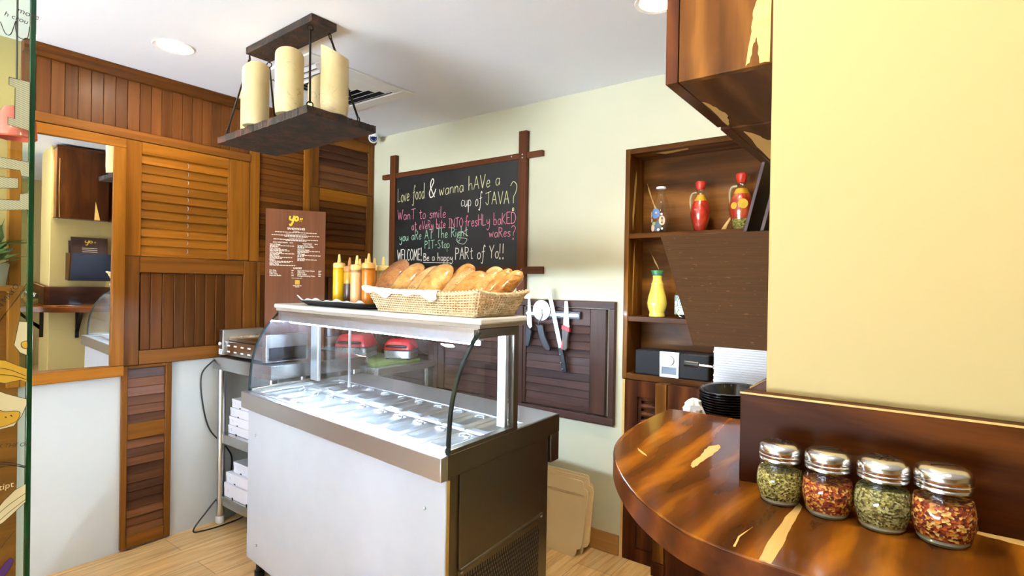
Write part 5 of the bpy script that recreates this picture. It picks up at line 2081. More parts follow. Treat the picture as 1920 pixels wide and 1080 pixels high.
# ------------------------------------------------------------------ overhead walnut cabinet
oc = thing('overhead_cabinet', 'walnut overhead cabinet hanging on the end of the yellow wall, under the ceiling', 'cabinet', (-0.35, 1.8, 1.953))
OX, OY0, OY1, OZ0, OZ1 = -0.463, 1.185, 2.40, 1.953, 2.600
k = MB()
k.box(OX + 0.030, PX0 - 0.0005, OY0, OY0 + 0.02, OZ0, OZ1)
k.build('end_panel', M['walnut_z'], oc, bevel=0.0015)
k = MB()
k.box(OX, OX + 0.0285, OY0, OY0 + 0.395, OZ0, OZ1)
d1 = k.build('door', M['walnut_dark'], oc, bevel=0.0015)
k = MB()
k.box(OX, OX + 0.0285, OY0 + 0.425, OY1, OZ0, OZ1)
k.build('door', M['walnut_dark'], oc, bevel=0.0015)
k = MB()
k.box(OX + 0.0285, PX0 - 0.0005, OY0 + 0.02, OY0 + 0.41, OZ0 + 0.001, OZ0 + 0.02)
k.build('bottom_board', walnut('walnut_underside', 'D', (44, 24, 12), (84, 50, 26), (122, 78, 42), 0.35), oc, bevel=0.001)
k = MB()
k.box(OX + 0.0285, PX0 - 0.0005, OY0 + 0.43, OY1, OZ0 + 0.001, OZ0 + 0.02)
k.build('bottom_board', bpy.data.materials['walnut_underside'], oc, bevel=0.001)
k = MB()
k.box(OX + 0.03, PX0 - 0.0005, OY0 + 0.02, OY1, OZ0 + 0.02, OZ1)
k.build('carcass', M['walnut_dark'], oc)
k = MB()
k.box(OX - 0.006, PX0 - 0.0005, OY0 - 0.004, OY1, OZ1, OZ1 + 0.022)
k.build('cornice', M['walnut_dark'], oc, bevel=0.003)
k = MB()
k.prism(jag([(-0.2475, 1.956), (-0.2475, 2.50), (-0.262, 2.50), (-0.262, 2.30), (-0.268, 2.15), (-0.272, 2.088), (-0.281, 2.06), (-0.2825, 2.025), (-0.293, 1.957), (-0.285, 1.965), (-0.280, 1.995), (-0.272, 2.012), (-0.269, 1.985), (-0.2665, 1.957)], 4, .0016), lambda a, b: (a, OY0 - 0.0006, b), lambda a, b: (a, OY0, b))
k.prism(jag([(-0.432, 1.345), (-0.424, 1.36), (-0.415, 1.42), (-0.409, 1.475), (-0.418, 1.53), (-0.433, 1.59)], 4, .0025), lambda a, b: (a, b, OZ0 + 0.0004), lambda a, b: (a, b, OZ0 + 0.001))
k.prism(jag([(-0.413, 1.66), (-0.390, 1.72), (-0.376, 1.80), (-0.330, 1.80), (-0.32, 2.0), (-0.40, 2.15), (-0.425, 2.05)], 4, .003), lambda a, b: (a, b, OZ0 + 0.0004), lambda a, b: (a, b, OZ0 + 0.001))
k.build_each('sapwood_streak', M['sapwood'], oc, smooth=False)
k = MB()
k.prism([(1.478, 2.13), (1.515, 1.955), (1.470, 1.955)], lambda a, b: (OX - 0.0005, a, b), lambda a, b: (OX, a, b))
k.prism(jag([(1.205, 1.955), (1.212, 1.955), (1.205, 2.15), (1.207, 2.50), (1.202, 2.50), (1.200, 2.2)], 4, .001), lambda a, b: (OX - 0.0005, a, b), lambda a, b: (OX, a, b))
k.build_each('sapwood_streak', M['sapwood'], d1, smooth=False)

# wall mounted menu holder
mh = thing('menu_holder', 'brown wall pocket with slanted front on the end of the yellow wall', 'menu holder', (-0.30, 1.45, 1.366))
HY0, HY1 = 1.288, 1.625


def brush_brown():
    t = NT('streaked_brown_laminate')
    f = t.noise(t.coords((3, 3, 130)), 3, 4, .7)
    sp = t.noise(t.coords((60, 60, 240)), 1.2, 2)
    c = t.ramp(f, [(0.3, lin(62, 38, 12)), (0.7, lin(78, 48, 18))])
    t.color(t.mix(t.ramp(sp, [(0.66, (0, 0, 0, 1)), (0.76, (0.55, .55, .55, 1))]), c, lin(124, 88, 44)))
    t.set(rough=0.5, spec=0.08)
    return t.mat


M['holder'] = brush_brown()
side = [(-0.510, 1.628), (-0.2405, 1.628), (-0.2405, 1.366), (-0.424, 1.366)]
for y0 in (HY0, HY1 - 0.012):
    k = MB()
    k.prism(side, lambda a, b, y0=y0: (a, y0, b), lambda a, b, y0=y0: (a, y0 + 0.012, b))
    k.build('side_panel', M['holder'], mh, bevel=0.001)
fr_ = [(-0.510, 1.628), (-0.500, 1.628), (-0.414, 1.366), (-0.424, 1.366)]
k = MB()
k.prism(fr_, lambda a, b: (a, HY0 + 0.012, b), lambda a, b: (a, HY1 - 0.012, b))
k.build('front_panel', plain('dark_blue_laminate', lin(38, 40, 58), 0.4), mh)
k = MB()
k.box(-0.415, -0.2405, HY0 + 0.012, HY1 - 0.012, 1.367, 1.378)
k.build('base_panel', M['holder'], mh)
mcard = plain('dark_brown_menu_card', lin(62, 34, 26), 0.4)


def menu_card(label, y0, y1, xb, xt, zb, zt, logo):
    t = thing('menu_card', label, 'menu', ((xb + xt) / 2, (y0 + y1) / 2, zb), 'menus in the wall pocket')
    f = lambda d: (lambda a, b: (xb + (xt - xb) * (b - zb) / (zt - zb) + d, a, b))
    k = MB()
    k.prism([(y0, zb), (y1, zb), (y1, zt), (y0, zt)], f(0), f(0.008))
    k.build('card', mcard, t, bevel=0.001)
    if logo:
        k = MB()
        g = f(-0.0006)
        cy, cz = (y0 + y1) / 2, zt - 0.055
        P = lambda x, z: Vector(g(cy + x * .042, cz + z * .028))
        for st, w in (([(-.75, .9), (-.8, .3), (-.5, .15), (-.25, .4), (-.1, .9)], .007), ([(-.1, 1.0), (-.25, .1), (-.5, -.7), (-.75, -.6)], .008), ([(.35, .8), (.05, .7), (.0, .3), (.2, .05), (.45, .2), (.5, .6), (.3, .8)], .008), ([(.95, .62), (.85, .1)], .005), ([(1.2, .62), (1.1, .1)], .005)):
            k.ribbon(smooth_path([P(-a, b) for a, b in [(-q[0], q[1]) for q in st]], 5), w, (-1, 0, 0))
        k.build('script_logo', bpy.data.materials['yellow_print'], t, smooth=False, keep_normals=True)
        k = MB()
        for i in range(3):
            zz = zt - 0.105 - i * 0.018
            a, b = Vector(g(cy - .06, zz)), Vector(g(cy + .06, zz))
            k.ribbon([a, b], 0.004, (-1, 0, 0))
        k.build('printed_line', bpy.data.materials['cream_print'], t, smooth=False, keep_normals=True)
    return t


menu_card('dark brown menu with yellow script, front one in the wall pocket', 1.318, 1.608, -0.385, -0.288, 1.380, 1.786, True)
menu_card('plain dark menu leaning behind the other menu in the wall pocket', 1.304, 1.600, -0.345, -0.258, 1.380, 1.748, False)

# ------------------------------------------------------------------ bar counter
ZT = 1.126
bar = thing('bar_counter', 'thick walnut bar counter with rounded corner at the end of the yellow wall', 'bar counter', (-0.3, 1.0, ZT - 0.05))
front = smooth_path([(-0.615, 1.655, 0), (-0.615, 1.43, 0), (-0.594, 1.265, 0), (-0.556, 1.150, 0), (-0.490, 1.036, 0), (-0.402, 0.928, 0), (-0.310, 0.852, 0), (-0.242, 0.822, 0), (-0.172, 0.811, 0), (-0.10, 0.809, 0)], 8)
out = [(p.x, p.y) for p in front] + [(0.72, 0.806), (0.72, 1.165), (PX0 - 0.001, 1.165), (PX0 - 0.001, 1.655)]
k = MB()
k.prism_z(out, ZT - 0.049, ZT)
top = k.build('counter_top', [M['walnut_d']], bar, bevel=0.0025, seg=2, angle=30)
k = MB()
edge = [(p.x, p.y) for p in front] + [(0.72, 0.806)]
vs, fs = [], []
for i, (a, b) in enumerate(edge):
    p0 = Vector(edge[max(i - 1, 0)])
    p1 = Vector(edge[min(i + 1, len(edge) - 1)])
    d = (p1 - p0).normalized()
    nn = Vector((d.y, -d.x)) * -1
    if nn.dot(Vector((a + 0.2, b - 1.3))) < 0:
        nn = -nn
    vs += [(a, b, ZT - 0.047), (a, b, ZT - 0.004), (a + nn.x * .0012, b + nn.y * .0012, ZT - 0.0035), (a + nn.x * .0012, b + nn.y * .0012, ZT - 0.048)]
k.add(vs, [(4 * i + j, 4 * i + (j + 1) % 4, 4 * i + 4 + (j + 1) % 4, 4 * i + 4 + j) for i in range(len(edge) - 1) for j in range(4)])
k.build('edge_band', walnut('walnut_edge_band', 'D', (52, 20, 7), (92, 44, 16), (128, 68, 28), 0.3, 0.15), bar, angle=50)
k = MB()
k.prism_z(jag([(-0.381, 1.350), (-0.394, 1.318), (-0.388, 1.25), (-0.384, 1.167), (-0.374, 1.142), (-0.369, 1.16), (-0.3695, 1.215), (-0.366, 1.298), (-0.371, 1.335)], 4, .0022), ZT, ZT + 0.0003)
k.prism_z(jag([(-0.162, 1.075), (-0.156, 1.060), (-0.156, 0.964), (-0.154, 0.90), (-0.156, 0.812), (-0.172, 0.814), (-0.173, 0.90), (-0.171, 0.992)], 4, .0012), ZT, ZT + 0.0003)
k.prism_z(jag([(-0.208, 0.832), (-0.211, 0.870), (-0.204, 0.92), (-0.2045, 0.915), (-0.2135, 0.870), (-0.211, 0.832)], 2, .0004), ZT, ZT + 0.0003)
k.prism_z(jag([(0.068, 1.118), (0.14, 1.102), (0.23, 1.105), (0.36, 1.07), (0.40, 1.06), (0.40, 1.126), (0.068, 1.126)], 6, .003), ZT, ZT + 0.0003)
k.prism_z([(-0.52, 1.20), (-0.505, 1.185), (-0.485, 1.165), (-0.478, 1.155), (-0.49, 1.162), (-0.51, 1.182)], ZT, ZT + 0.0003)
k.build_each('sapwood_streak', M['sapwood'], top, smooth=False)
# upstand wrapped around the wall
k = MB()
k.box(-0.2775, 0.72, 1.128, 1.1665, ZT + 0.0002, 1.2985)
k.build('front_upstand', M['walnut_x'], bar, bevel=0.002)
k = MB()
k.box(-0.2775, PX0 - 0.0008, 1.1668, 1.655, ZT + 0.0002, 1.2985)
k.build('side_upstand', M['walnut_y'], bar, bevel=0.002)
k = MB()
k.box(-0.2780, 0.72, 1.1272, 1.131, 1.2960, 1.2992)
k.build('top_lipping', M['sapwood'], bar)
k = MB()
k.prism_z(jag([(-0.272, 1.18), (-0.268, 1.30), (-0.25, 1.40), (-0.258, 1.40), (-0.273, 1.31), (-0.277, 1.2)], 3, .001), 1.2985, 1.2989)
k.build_each('sapwood_streak', M['sapwood'], bar, smooth=False)
for (x0, y0, dx, dy) in ((PX0 - 0.001, 1.385, -0.26, 0), (0.075, 1.166, 0, -0.25)):
    k = MB()
    w = 0.014
    if dx:
        k.box(x0 - 0.03, x0, y0 - w, y0 + w, 0.80, ZT - 0.05)
        k.prism([(x0 - 0.03, 0.86), (x0 - 0.03, 0.90), (x0 + dx, ZT - 0.062), (x0 + dx, ZT - 0.05), (x0 + dx + 0.05, ZT - 0.05)], lambda a, b: (a, y0 - w, b), lambda a, b: (a, y0 + w, b))
        k.box(x0 + dx, x0, y0 - w, y0 + w, ZT - 0.062, ZT - 0.0495)
    else:
        k.box(x0 - w, x0 + w, y0 - 0.03, y0, 0.78, ZT - 0.05)
        k.prism([(y0 - 0.03, 0.86), (y0 - 0.03, 0.90), (y0 + dy, ZT - 0.062), (y0 + dy, ZT - 0.05), (y0 + dy + 0.05, ZT - 0.05)], lambda a, b: (x0 - w, a, b), lambda a, b: (x0 + w, a, b))
        k.box(x0 - w, x0 + w, y0 + dy, y0, ZT - 0.062, ZT - 0.0495)
    k.build('bracket', M['iron'], bar, bevel=0.002)

# wall shelf behind the counter with bowls and a stack of cartons
ws = thing('side_shelf', 'shelf on the wall stub behind the bar counter carrying black bowls', 'shelf', (-0.45, 2.0, 1.05))
MB().box(-0.660, PX0 - 0.001, 1.668, 2.32, 1.025, 1.05).build('shelf_board', M['walnut_dark'], ws, bevel=0.002)
for y in (1.75, 2.24):
    k = MB()
    k.prism([(PX0 - 0.001, 0.78), (PX0 - 0.001, 1.0245), (-0.60, 1.0245), (-0.60, 1.01), (-0.27, 0.78)], lambda a, b, y=y: (a, y - 0.01, b), lambda a, b, y=y: (a, y + 0.01, b))
    k.build('bracket', M['iron'], ws)
# stacked black bowls
M['bowl'] = plain('black_glossy_plastic', lin(24, 24, 26), 0.22)
bp = thing('black_bowl', '-', 'bowl', (0, 0, 0), 'nested black bowls behind the counter')
k = MB()
prof = [(0.070, 0.0), (0.085, 0.002), (0.104, 0.045), (0.110, 0.050), (0.1135, 0.050), (0.1135, 0.0475), (0.108, 0.0465)]
inn = [(0.110, 0.0485), (0.102, 0.044), (0.083, 0.004), (0.0, 0.004)]
k.lathe([(0.0, 0.0), (0.070, 0.0), (0.085, 0.002), (0.104, 0.044), (0.1135, 0.0465), (0.1135, 0.0495), (0.110, 0.050), (0.1015, 0.046), (0.083, 0.005), (0.0, 0.005)], (0, 0, 0), 40, sx=0.86, sy=1.18)
k.build('bowl_shell', M['bowl'], None).parent = bp
k = MB()
for i in range(26):
    a = 2 * PI * i / 26
    for rr, z in ((0.098, 0.036),):
        k.obox((0.86 * rr * math.cos(a), 1.18 * rr * math.sin(a), z), (0.0012, 0, 0), (0, 0.0012, 0), (0.003 * math.cos(a), 0.003 * math.sin(a), 0.008))
k.build('rib', M['bowl'], None).parent = bp
names = ['lowest', 'second from the bottom', 'third from the bottom', 'fourth from the bottom', 'fifth from the bottom', 'sixth from the bottom', 'seventh from the bottom', 'eighth from the bottom', 'ninth from the bottom', 'topmost']
for i in range(10):
    lab = 'black oval plastic bowl, %s in the nested stack behind the bar counter' % names[i]
    pos = (-0.492 + random.uniform(-.002, .002), 1.885 + random.uniform(-.002, .002), 1.0505 + i * 0.0079)
    if i == 0:
        bp.location = pos
        bp['label'] = lab
    else:
        dup(bp, pos, lab)
# tall stack of white board blanks
nblank = 46
blank = None
for i in range(nblank):
    pos = (-0.425 + random.uniform(-.0016, .0016), 2.17 + random.uniform(-.002, .002), 1.0505 + i * 0.0086)
    if blank is None:
        k = MB()
        k.box(-0.1735, 0.1735, -0.125, 0.125, 0.0, 0.0080)
        blank = k.build('carton_blank', M['box_white'], None, bevel=0.0012, seg=1)
        blank.location = pos
        tag(blank, 'flat white carton sheet in the tall stack behind the black bowls', 'carton sheet', 'white carton sheets stacked behind the bowls')
    else:
        o = blank.copy()
        C.objects.link(o)
        o.location = pos
# utensil with black handle pushed between the sheets
ut = thing('utensil', 'black handled steel utensil sticking out of the white sheet stack in front of the radio', 'utensil', (-0.64, 2.1, 1.20))
k = MB()
k.tube([(-0.700, 2.035, 1.2185), (-0.648, 2.035, 1.2165)], 0.0115, 12)
k.build('handle', M['black'], ut)
k = MB()
k.tube([(-0.648, 2.035, 1.2165), (-0.5985, 2.035, 1.2145)], 0.0045, 10)
k.build('steel_rod', M['steel_x'], ut)
# crumpled white bag beside the bowls
k = MB()
n = 10
vs, fs = [], []
seg, rings = 18, 10
for j in range(rings + 1):
    t = PI * j / rings
    for i in range(seg):
        a = 2 * PI * i / seg
        q = 1 + 0.22 * math.sin(3 * a + 5 * t) + 0.16 * math.sin(7 * a - 3 * t) + random.uniform(-.12, .12)
        if j in (0, rings):
            q = 1
        vs.append((-0.572 + 0.030 * q * math.sin(t) * math.cos(a), 1.755 + 0.030 * q * math.sin(t) * math.sin(a), 1.101 - 0.048 * math.cos(t) * (1 + 0.15 * (q - 1))))
fs = [(j * seg + i, j * seg + (i + 1) % seg, (j + 1) * seg + (i + 1) % seg, (j + 1) * seg + i) for j in range(rings) for i in range(seg)]
k.add(vs, fs)
tag(k.build('crumpled_bag', M['paper'], None, angle=25), 'crumpled white paper bag beside the stack of black bowls', 'bag')

# ------------------------------------------------------------------ shakers on the counter
M['herb'] = speckle('dried_oregano', [(150, 132, 52), (120, 104, 34), (186, 168, 88), (84, 70, 24), (164, 146, 70), (206, 190, 118)], 330, 0.85)
M['herb2'] = speckle('dried_herb_leaves', [(146, 132, 66), (118, 104, 40), (176, 164, 96), (88, 78, 34), (190, 180, 120)], 260, 0.85)
M['flake'] = speckle('chilli_flakes', [(150, 44, 14), (186, 74, 20), (110, 24, 8), (216, 132, 40), (166, 52, 14), (232, 176, 84)], 230, 0.6)
M['flake2'] = speckle('coarse_chilli_flakes', [(160, 52, 16), (190, 84, 26), (116, 28, 10), (222, 146, 52), (140, 40, 14), (236, 190, 104)], 190, 0.6)
M['jar'] = clear_glass('shaker_glass', (0.96, 0.97, 0.95))


def shaker(label, x, y, s, fill, fillm, slots, rot):
    z = ZT + 0.0005
    t = thing('spice_shaker', label, 'shaker', (x, y, z), 'spice shakers on the bar counter')
    prof = [(0.0, 0.0), (0.029, 0.0), (0.032, 0.003), (0.0335, 0.010), (0.0385, 0.028), (0.0395, 0.040), (0.037, 0.056), (0.0325, 0.068), (0.0305, 0.074), (0.0305, 0.084)]
    k = MB()
    # gently fluted glass
    seg = 48
    vs = []
    P = [(r * s, h * s) for r, h in prof]
    for r, h in P:
        for i in range(seg):
            a = 2 * PI * i / seg + h * 9
            q = r * (1 + 0.012 * math.cos(12 * (2 * PI * i / seg)) * (1 if 0.015 < h < 0.07 else 0))
            vs.append((x + q * math.cos(a), y + q * math.sin(a), z + h))
    n = len(P)
    k.add(vs, [(j * seg + i, j * seg + (i + 1) % seg, (j + 1) * seg + (i + 1) % seg, (j + 1) * seg + i) for j in range(n - 1) for i in range(seg)])
    k.build('glass_jar', M['jar'], t)
    k = MB()
    k.lathe([(0.0, 0.0005), (0.0285 * s, 0.0005), (0.031 * s, 0.0045 * s), (0.029 * s, 0.008 * s), (0.0, 0.008 * s)], (x, y, z), 40)
    k.build('thick_base', plain('thick_glass_base', lin(150, 140, 112), 0.06) if 'thick_glass_base' not in bpy.data.materials else bpy.data.materials['thick_glass_base'], t)
    fp_ = []
    for i in range(15):
        h = (0.009 + (fill - 0.009) * i / 14) * s
        for (ra, ha), (rb, hb) in zip(P, P[1:]):
            if ha <= h <= hb and hb > ha:
                fp_.append((ra + (rb - ra) * (h - ha) / (hb - ha) - 0.0016, h))
                break
    seg = 40
    vs = []
    for j, (r, h) in enumerate(fp_):
        for i in range(seg):
            a = 2 * PI * i / seg
            dz = 0.002 * s * math.sin(a * 2 + x * 50) if j == len(fp_) - 1 else 0
            vs.append((x + r * math.cos(a), y + r * math.sin(a), z + h + dz))
    n = len(fp_)
    k = MB()
    k.add(vs, [(j * seg + i, j * seg + (i + 1) % seg, (j + 1) * seg + (i + 1) % seg, (j + 1) * seg + i) for j in range(n - 1) for i in range(seg)] + [list(range(seg))[::-1], [(n - 1) * seg + i for i in range(seg)]])
    fo_ = k.build('spice', fillm, t)
    # single flakes lying against the glass
    k = MB()
    for q in range(150 if slots else 90):
        a = random.uniform(0, 2 * PI)
        j = random.randint(0, n - 2)
        r, h = fp_[j]
        h += random.uniform(0, .002)
        e = random.uniform(.0008, .0022) * (1.25 if slots else .7)
        c0 = Vector((x + (r + .0006) * math.cos(a), y + (r + .0006) * math.sin(a), z + h))
        tn = Vector((-math.sin(a), math.cos(a), 0))
        up = Vector((0, 0, 1))
        th = random.uniform(0, PI)
        u_, v_ = tn * math.cos(th) + up * math.sin(th), up * math.cos(th) - tn * math.sin(th)
        k.add([c0 + u_ * e, c0 + v_ * e * .6, c0 - u_ * e, c0 - v_ * e * .6], [(0, 1, 2, 3)])
    k.build('loose_flakes', bpy.data.materials.get('pale_flake_' + str(slots)) or plain('pale_flake_' + str(slots), lin(*((226, 166, 76) if slots else (196, 182, 108))), 0.7), t, smooth=False, keep_normals=True)['kind'] = 'stuff'
    zl = 0.0745 * s
    k = MB()
    k.lathe([(0.0325 * s, zl), (0.0345 * s, zl + 0.001), (0.0345 * s, zl + 0.004 * s), (0.0332 * s, zl + 0.0052 * s), (0.0350 * s, zl + 0.007 * s), (0.0350 * s, zl + 0.0105 * s), (0.0338 * s, zl + 0.0115 * s), (0.0345 * s, zl + 0.014 * s),
             (0.0352 * s, zl + 0.018 * s), (0.0335 * s, zl + 0.0255 * s), (0.0285 * s, zl + 0.0305 * s), (0.0215 * s, zl + 0.0325 * s), (0.0, zl + 0.0330 * s)], (x, y, z), 48)
    ld = k.build('metal_lid', M['chrome'], t, angle=50)
    k = MB()
    zz = z + zl + 0.0329 * s
    if slots:
        for d in (-0.0115, 0.0, 0.0115):
            L = 0.017 if d == 0 else 0.0135
            pts = rrect(-L * s, L * s, -0.0018 * s, 0.0018 * s, 0.0017 * s, 4)
            k.add([(x + (a * math.cos(rot) - (b + d * s) * math.sin(rot)), y + (a * math.sin(rot) + (b + d * s) * math.cos(rot)), zz + 0.0004 - (0.0007 if d else 0)) for a, b in pts], [list(range(len(pts)))])
        k.build('pouring_slot', M['hole'], ld, smooth=False, keep_normals=True)
    else:
        for ring, cnt in ((0.0, 1), (0.0085, 6), (0.0165, 11)):
            for q in range(cnt):
                a = 2 * PI * q / cnt + ring * 30
                cx, cy = x + ring * s * math.cos(a), y + ring * s * math.sin(a)
                k.add([(cx + 0.0021 * s * math.cos(2 * PI * w / 12), cy + 0.0021 * s * math.sin(2 * PI * w / 12), zz + 0.0004 - (0.0004 if ring > .01 else 0)) for w in range(12)], [list(range(12))])
        k.build('pouring_hole', M['hole'], ld, smooth=False, keep_normals=True)
    return t


shaker('glass shaker of dried oregano with holed metal lid, nearest the corner of the upstand', -0.1925, 1.062, 0.985, 0.058, M['herb'], 0, 0)
shaker('glass shaker of chilli flakes with slotted metal lid, second from the corner of the upstand', -0.1180, 1.054, 1.005, 0.056, M['flake'], 1, 0.6)
shaker('glass shaker of pale green herb leaves with holed metal lid, third from the corner', -0.0415, 1.050, 1.03, 0.062, M['herb2'], 0, 0)
shaker('glass shaker of coarse chilli flakes with slotted metal lid, farthest from the corner', 0.0340, 1.050, 1.06, 0.060, M['flake2'], 1, 0.5)
# ------------------------------------------------------------------ glass leaf at the left with printed food drawings
GX = -1.60
gp = thing('glass_screen', 'tall clear glass panel with green edge and printed food drawings at the far left', 'glass panel', (GX, -0.2, 0))
MB().box(GX - 0.010, GX, -0.60, 0.3365, 0.0, 2.60).build('pane', clear_glass('green_tinted_glass', (0.90, 0.96, 0.88)), gp)
MB().box(GX - 0.0105, GX + 0.0004, 0.3365, 0.3460, 0.0, 2.60).build('polished_edge', M['green_edge'], gp, bevel=0.001)
MB().box(GX - 0.02, GX + 0.01, -0.60, 0.346, 2.60, ZC).build('top_channel', M['steel_y'], gp)
D = GX + 0.0008
M['dec_pale'] = plain('pale_green_film', lin(206, 208, 170), 0.6)
M['dec_line'] = plain('dark_outline_film', lin(34, 32, 22), 0.6)
M['dec_yellow'] = plain('yellow_film', lin(222, 176, 52), 0.6)
M['dec_cream'] = plain('cream_film', lin(232, 222, 176), 0.6)
M['dec_purple'] = plain('purple_film', lin(84, 44, 120), 0.6)
M['dec_pink'] = plain('pale_script_film', lin(198, 164, 120), 0.6)


LAY = [0]


def film(name, poly, mat, outline=True, hatch=False, smooth=False):
    LAY[0] += 1
    D = GX + 0.0008 + 0.0005 * LAY[0]
    P = [(D, a, b) for a, b in poly]
    if smooth:
        P = [tuple(p) for p in smooth_path(P, 6, True)]
    k = MB()
    k.poly(P)
    o = k.build(name, mat, gp, smooth=False, keep_normals=True)
    if outline:
        k = MB()
        k.ribbon([(p[0] + 0.0002, p[1], p[2]) for p in P + P[:1]], 0.0011, (1, 0, 0))
        if hatch:
            ys = [p[1] for p in P]
            zs = [p[2] for p in P]

            def inside(y, z):
                c = False
                for i in range(len(P)):
                    y1, z1, y2, z2 = P[i][1], P[i][2], P[i - 1][1], P[i - 1][2]
                    if (z1 > z) != (z2 > z) and y < (y2 - y1) * (z - z1) / (z2 - z1) + y1:
                        c = not c
                return c
            s = min(zs) - 0.08
            while s < max(zs):
                seg = []
                for q in range(80):
                    y = min(ys) + (max(ys) - min(ys)) * q / 79
                    z = s + (y - min(ys)) * 0.8
                    if inside(y, z):
                        seg.append((D + 0.0002, y, z))
                    elif len(seg) > 1:
                        k.ribbon([seg[0], seg[-1]], 0.0004, (1, 0, 0))
                        seg = []
                    else:
                        seg = []
                if len(seg) > 1:
                    k.ribbon([seg[0], seg[-1]], 0.0004, (1, 0, 0))
                s += 0.0042
        k.build('outline', M['dec_line'], o, smooth=False, keep_normals=True)
    return o


def strokes(name, lines, mat, w=0.0011):
    k = MB()
    for l in lines:
        k.ribbon(smooth_path([(GX + 0.0014 + 0.0005 * LAY[0], a, b) for a, b in l], 6), w, (1, 0, 0))
    return k.build(name, mat, gp, smooth=False, keep_normals=True)


E_ = 0.3362
film('letter_shape', [(0.301, 1.936), (E_, 1.935), (E_, 1.827), (0.300, 1.832), (0.300, 1.849), (0.311, 1.847), (0.311, 1.915), (0.301, 1.919)], M['dec_pale'], True, True)
film('letter_shape', [(0.255, 1.760), (E_, 1.757), (E_, 1.724), (0.323, 1.724), (0.321, 1.736), (0.275, 1.736), (0.275, 1.716), (0.318, 1.718), (0.318, 1.696), (0.275, 1.690), (0.275, 1.667), (0.321, 1.670), (0.321, 1.684), (E_, 1.688), (E_, 1.651), (0.255, 1.640)], M['dec_pale'], True, True)
strokes('script_loops', [[(0.286, 2.05), (0.294, 2.028), (0.303, 2.03), (0.311, 2.062), (0.3105, 2.045), (0.316, 2.028), (0.330, 2.030), (0.334, 2.058)]], M['dec_line'], 0.0016)


def film_text(s, y, z, size, ang, mat, mirror=False, name='lettering'):
    vs, fs = text_mesh(s, size, 'LEFT', 0.15)
    k = MB()
    c, q = math.cos(ang), math.sin(ang)
    k.add([(GX + 0.0015 + 0.0005 * LAY[0], y + v.x * c - v.y * q, z + v.x * q + v.y * c) for v in vs], fs)
    return k.build(name, mat, gp, smooth=False, keep_normals=True)


film_text('more', 0.312, 2.082, 0.017, -0.1, M['dec_line'])
film_text('h crou', 0.291, 2.066, 0.015, -0.12, M['dec_line'])
film_text('OWN MAYO', 0.276, 1.404, 0.0155, 1.02, M['dec_line'])
strokes('sketch_lines', [[(0.288, 1.40), (0.315, 1.448), (E_, 1.490)], [(0.286, 1.396), (0.312, 1.442), (E_, 1.482)]], M['dec_line'])
film('cup_drawing', [(0.322, 1.402), (E_, 1.400), (E_, 1.326), (0.324, 1.333), (0.314, 1.350)], M['dec_cream'])
film('topping_drawing', [(0.326, 1.354), (0.333, 1.358), (E_, 1.356), (E_, 1.342), (0.328, 1.344)], M['dec_yellow'], smooth=True)
film('hot_dog_drawing', [(0.280, 1.322), (0.300, 1.318), (0.322, 1.304), (E_, 1.296), (E_, 1.266), (0.325, 1.272), (0.300, 1.268), (0.280, 1.275)], M['dec_yellow'])
strokes('sketch_lines', [[(0.28, 1.305), (0.305, 1.298), (0.334, 1.28)], [(0.28, 1.29), (0.31, 1.284), (0.335, 1.272)]], M['dec_line'])
film('wrap_drawing', [(0.285, 1.256), (0.300, 1.246), (0.320, 1.236), (E_, 1.228), (E_, 1.215), (0.328, 1.192), (0.315, 1.172), (0.285, 1.168)], M['dec_cream'])
film('filling_drawing', [(0.285, 1.212), (0.300, 1.206), (0.315, 1.205), (0.325, 1.20), (0.322, 1.186), (0.312, 1.178), (0.285, 1.176)], M['dec_yellow'], smooth=True)
strokes('sketch_lines', [[(0.30, 1.195), (0.303, 1.193)], [(0.309, 1.197), (0.312, 1.194)]], M['dec_line'], 0.002)
film_text('X THE OLI', 0.287, 1.130, 0.0120, -0.14, M['dec_line'])
strokes('sketch_lines', [[(0.285, 1.098), (0.305, 1.094), (E_, 1.078)], [(0.285, 1.092), (0.305, 1.090), (E_, 1.074)], [(0.285, 1.086), (0.310, 1.086), (E_, 1.076)]], M['dec_line'], 0.0016)
film_text('tipt', 0.291, 1.036, 0.018, 0.10, M['dec_cream'])
film('baguette_drawing', [(0.280, 0.985), (0.300, 1.012), (0.318, 1.030), (E_, 1.038), (E_, 0.998), (0.322, 0.985), (0.300, 0.965), (0.280, 0.955)], M['dec_cream'])
strokes('sketch_lines', [[(0.28, 0.975), (0.305, 0.998), (E_, 1.018)], [(0.283, 0.962), (0.31, 0.985), (E_, 1.004)]], M['dec_line'])
film('berry_drawing', [(0.285, 0.842), (0.300, 0.872), (0.312, 0.882), (0.316, 0.870), (0.302, 0.846)], M['dec_purple'], smooth=True)
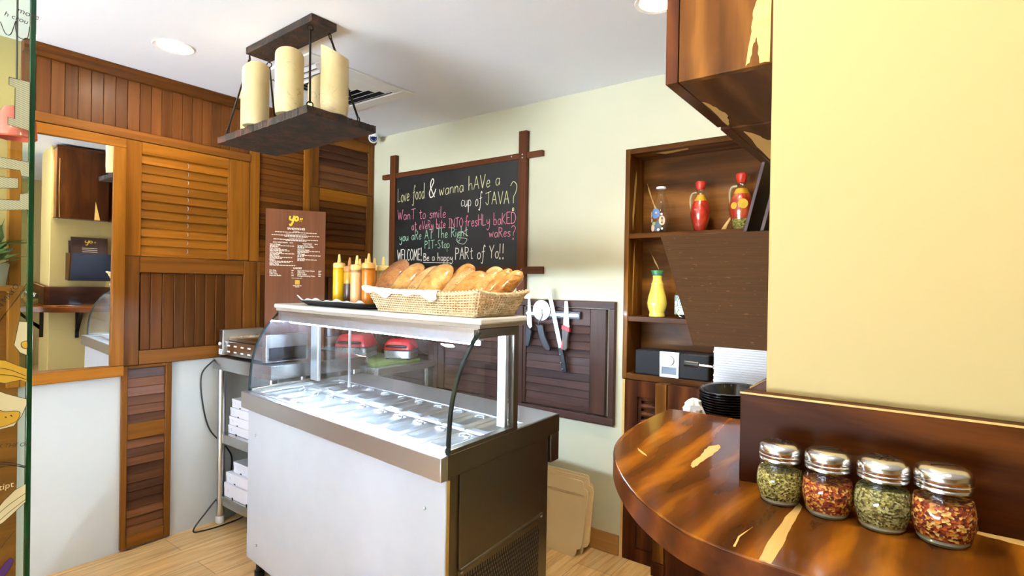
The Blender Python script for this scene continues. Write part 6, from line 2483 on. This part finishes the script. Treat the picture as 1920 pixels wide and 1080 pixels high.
strokes('sketch_lines', [[(0.296, 0.91), (0.306, 0.925), (0.318, 0.94)]], M['dec_line'])

# red pendant and a leafy plant seen through the glass
pl_ = thing('pendant_lamp', 'small red glass pendant lamp seen through the glass at the far left', 'lamp', (-2.55, 0.50, ZC))
k = MB()
k.tube([(-2.55, 0.50, ZC), (-2.55, 0.50, 2.10)], 0.003, 6)
k.build('cord', M['black'], pl_)
k = MB()
k.lathe([(0.012, 2.10), (0.035, 2.09), (0.055, 2.05), (0.058, 1.99), (0.052, 1.985), (0.05, 2.04), (0.03, 2.08)], (-2.55, 0.50, 0), 24)
k.build('lamp_shade', plain('red_glass_shade', lin(206, 92, 74), 0.15, coat=0.6), pl_)
pp = thing('potted_plant', 'leafy green plant in a pot on the brown ledge seen through the glass', 'plant', (-3.40, 0.60, 1.46))
k = MB()
k.lathe([(0.035, 1.4605), (0.05, 1.56), (0.045, 1.56), (0.03, 1.47)], (-3.40, 0.60, 0), 20)
k.build('pot', plain('grey_pot', lin(150, 146, 132), 0.6), pp)
k = MB()
for i in range(130):
    a, e = random.uniform(0, 2 * PI), random.uniform(0.1, 1.45)
    L = random.uniform(0.05, 0.16)
    base = Vector((-3.40, 0.60, 1.55 + random.uniform(0, .1)))
    d = Vector((math.cos(a) * math.cos(e), math.sin(a) * math.cos(e), math.sin(e)))
    tip = base + d * L
    if tip.x < -3.47:
        continue
    sd = d.cross(Vector((0, 0, 1))).normalized() * random.uniform(.010, .02)
    m = base + d * L * .6 + Vector((0, 0, .006))
    k.add([base, m + sd, tip, m - sd], [(0, 1, 2), (0, 2, 3)])
k.build('leaves', plain('leaf_green', lin(92, 122, 66), 0.5), pp, smooth=False, keep_normals=True)
MB().box(-3.48, -3.34, 0.0, 0.695, 1.44, 1.46).build('ledge', M['teak_y'], pp) if False else None
tag(MB().box(-3.4795, -3.33, 0.10, 0.69, 1.435, 1.46).build('wall_ledge', M['teak_y'], bevel=0.003), 'brown wooden ledge under the leafy plant behind the glass', 'ledge')
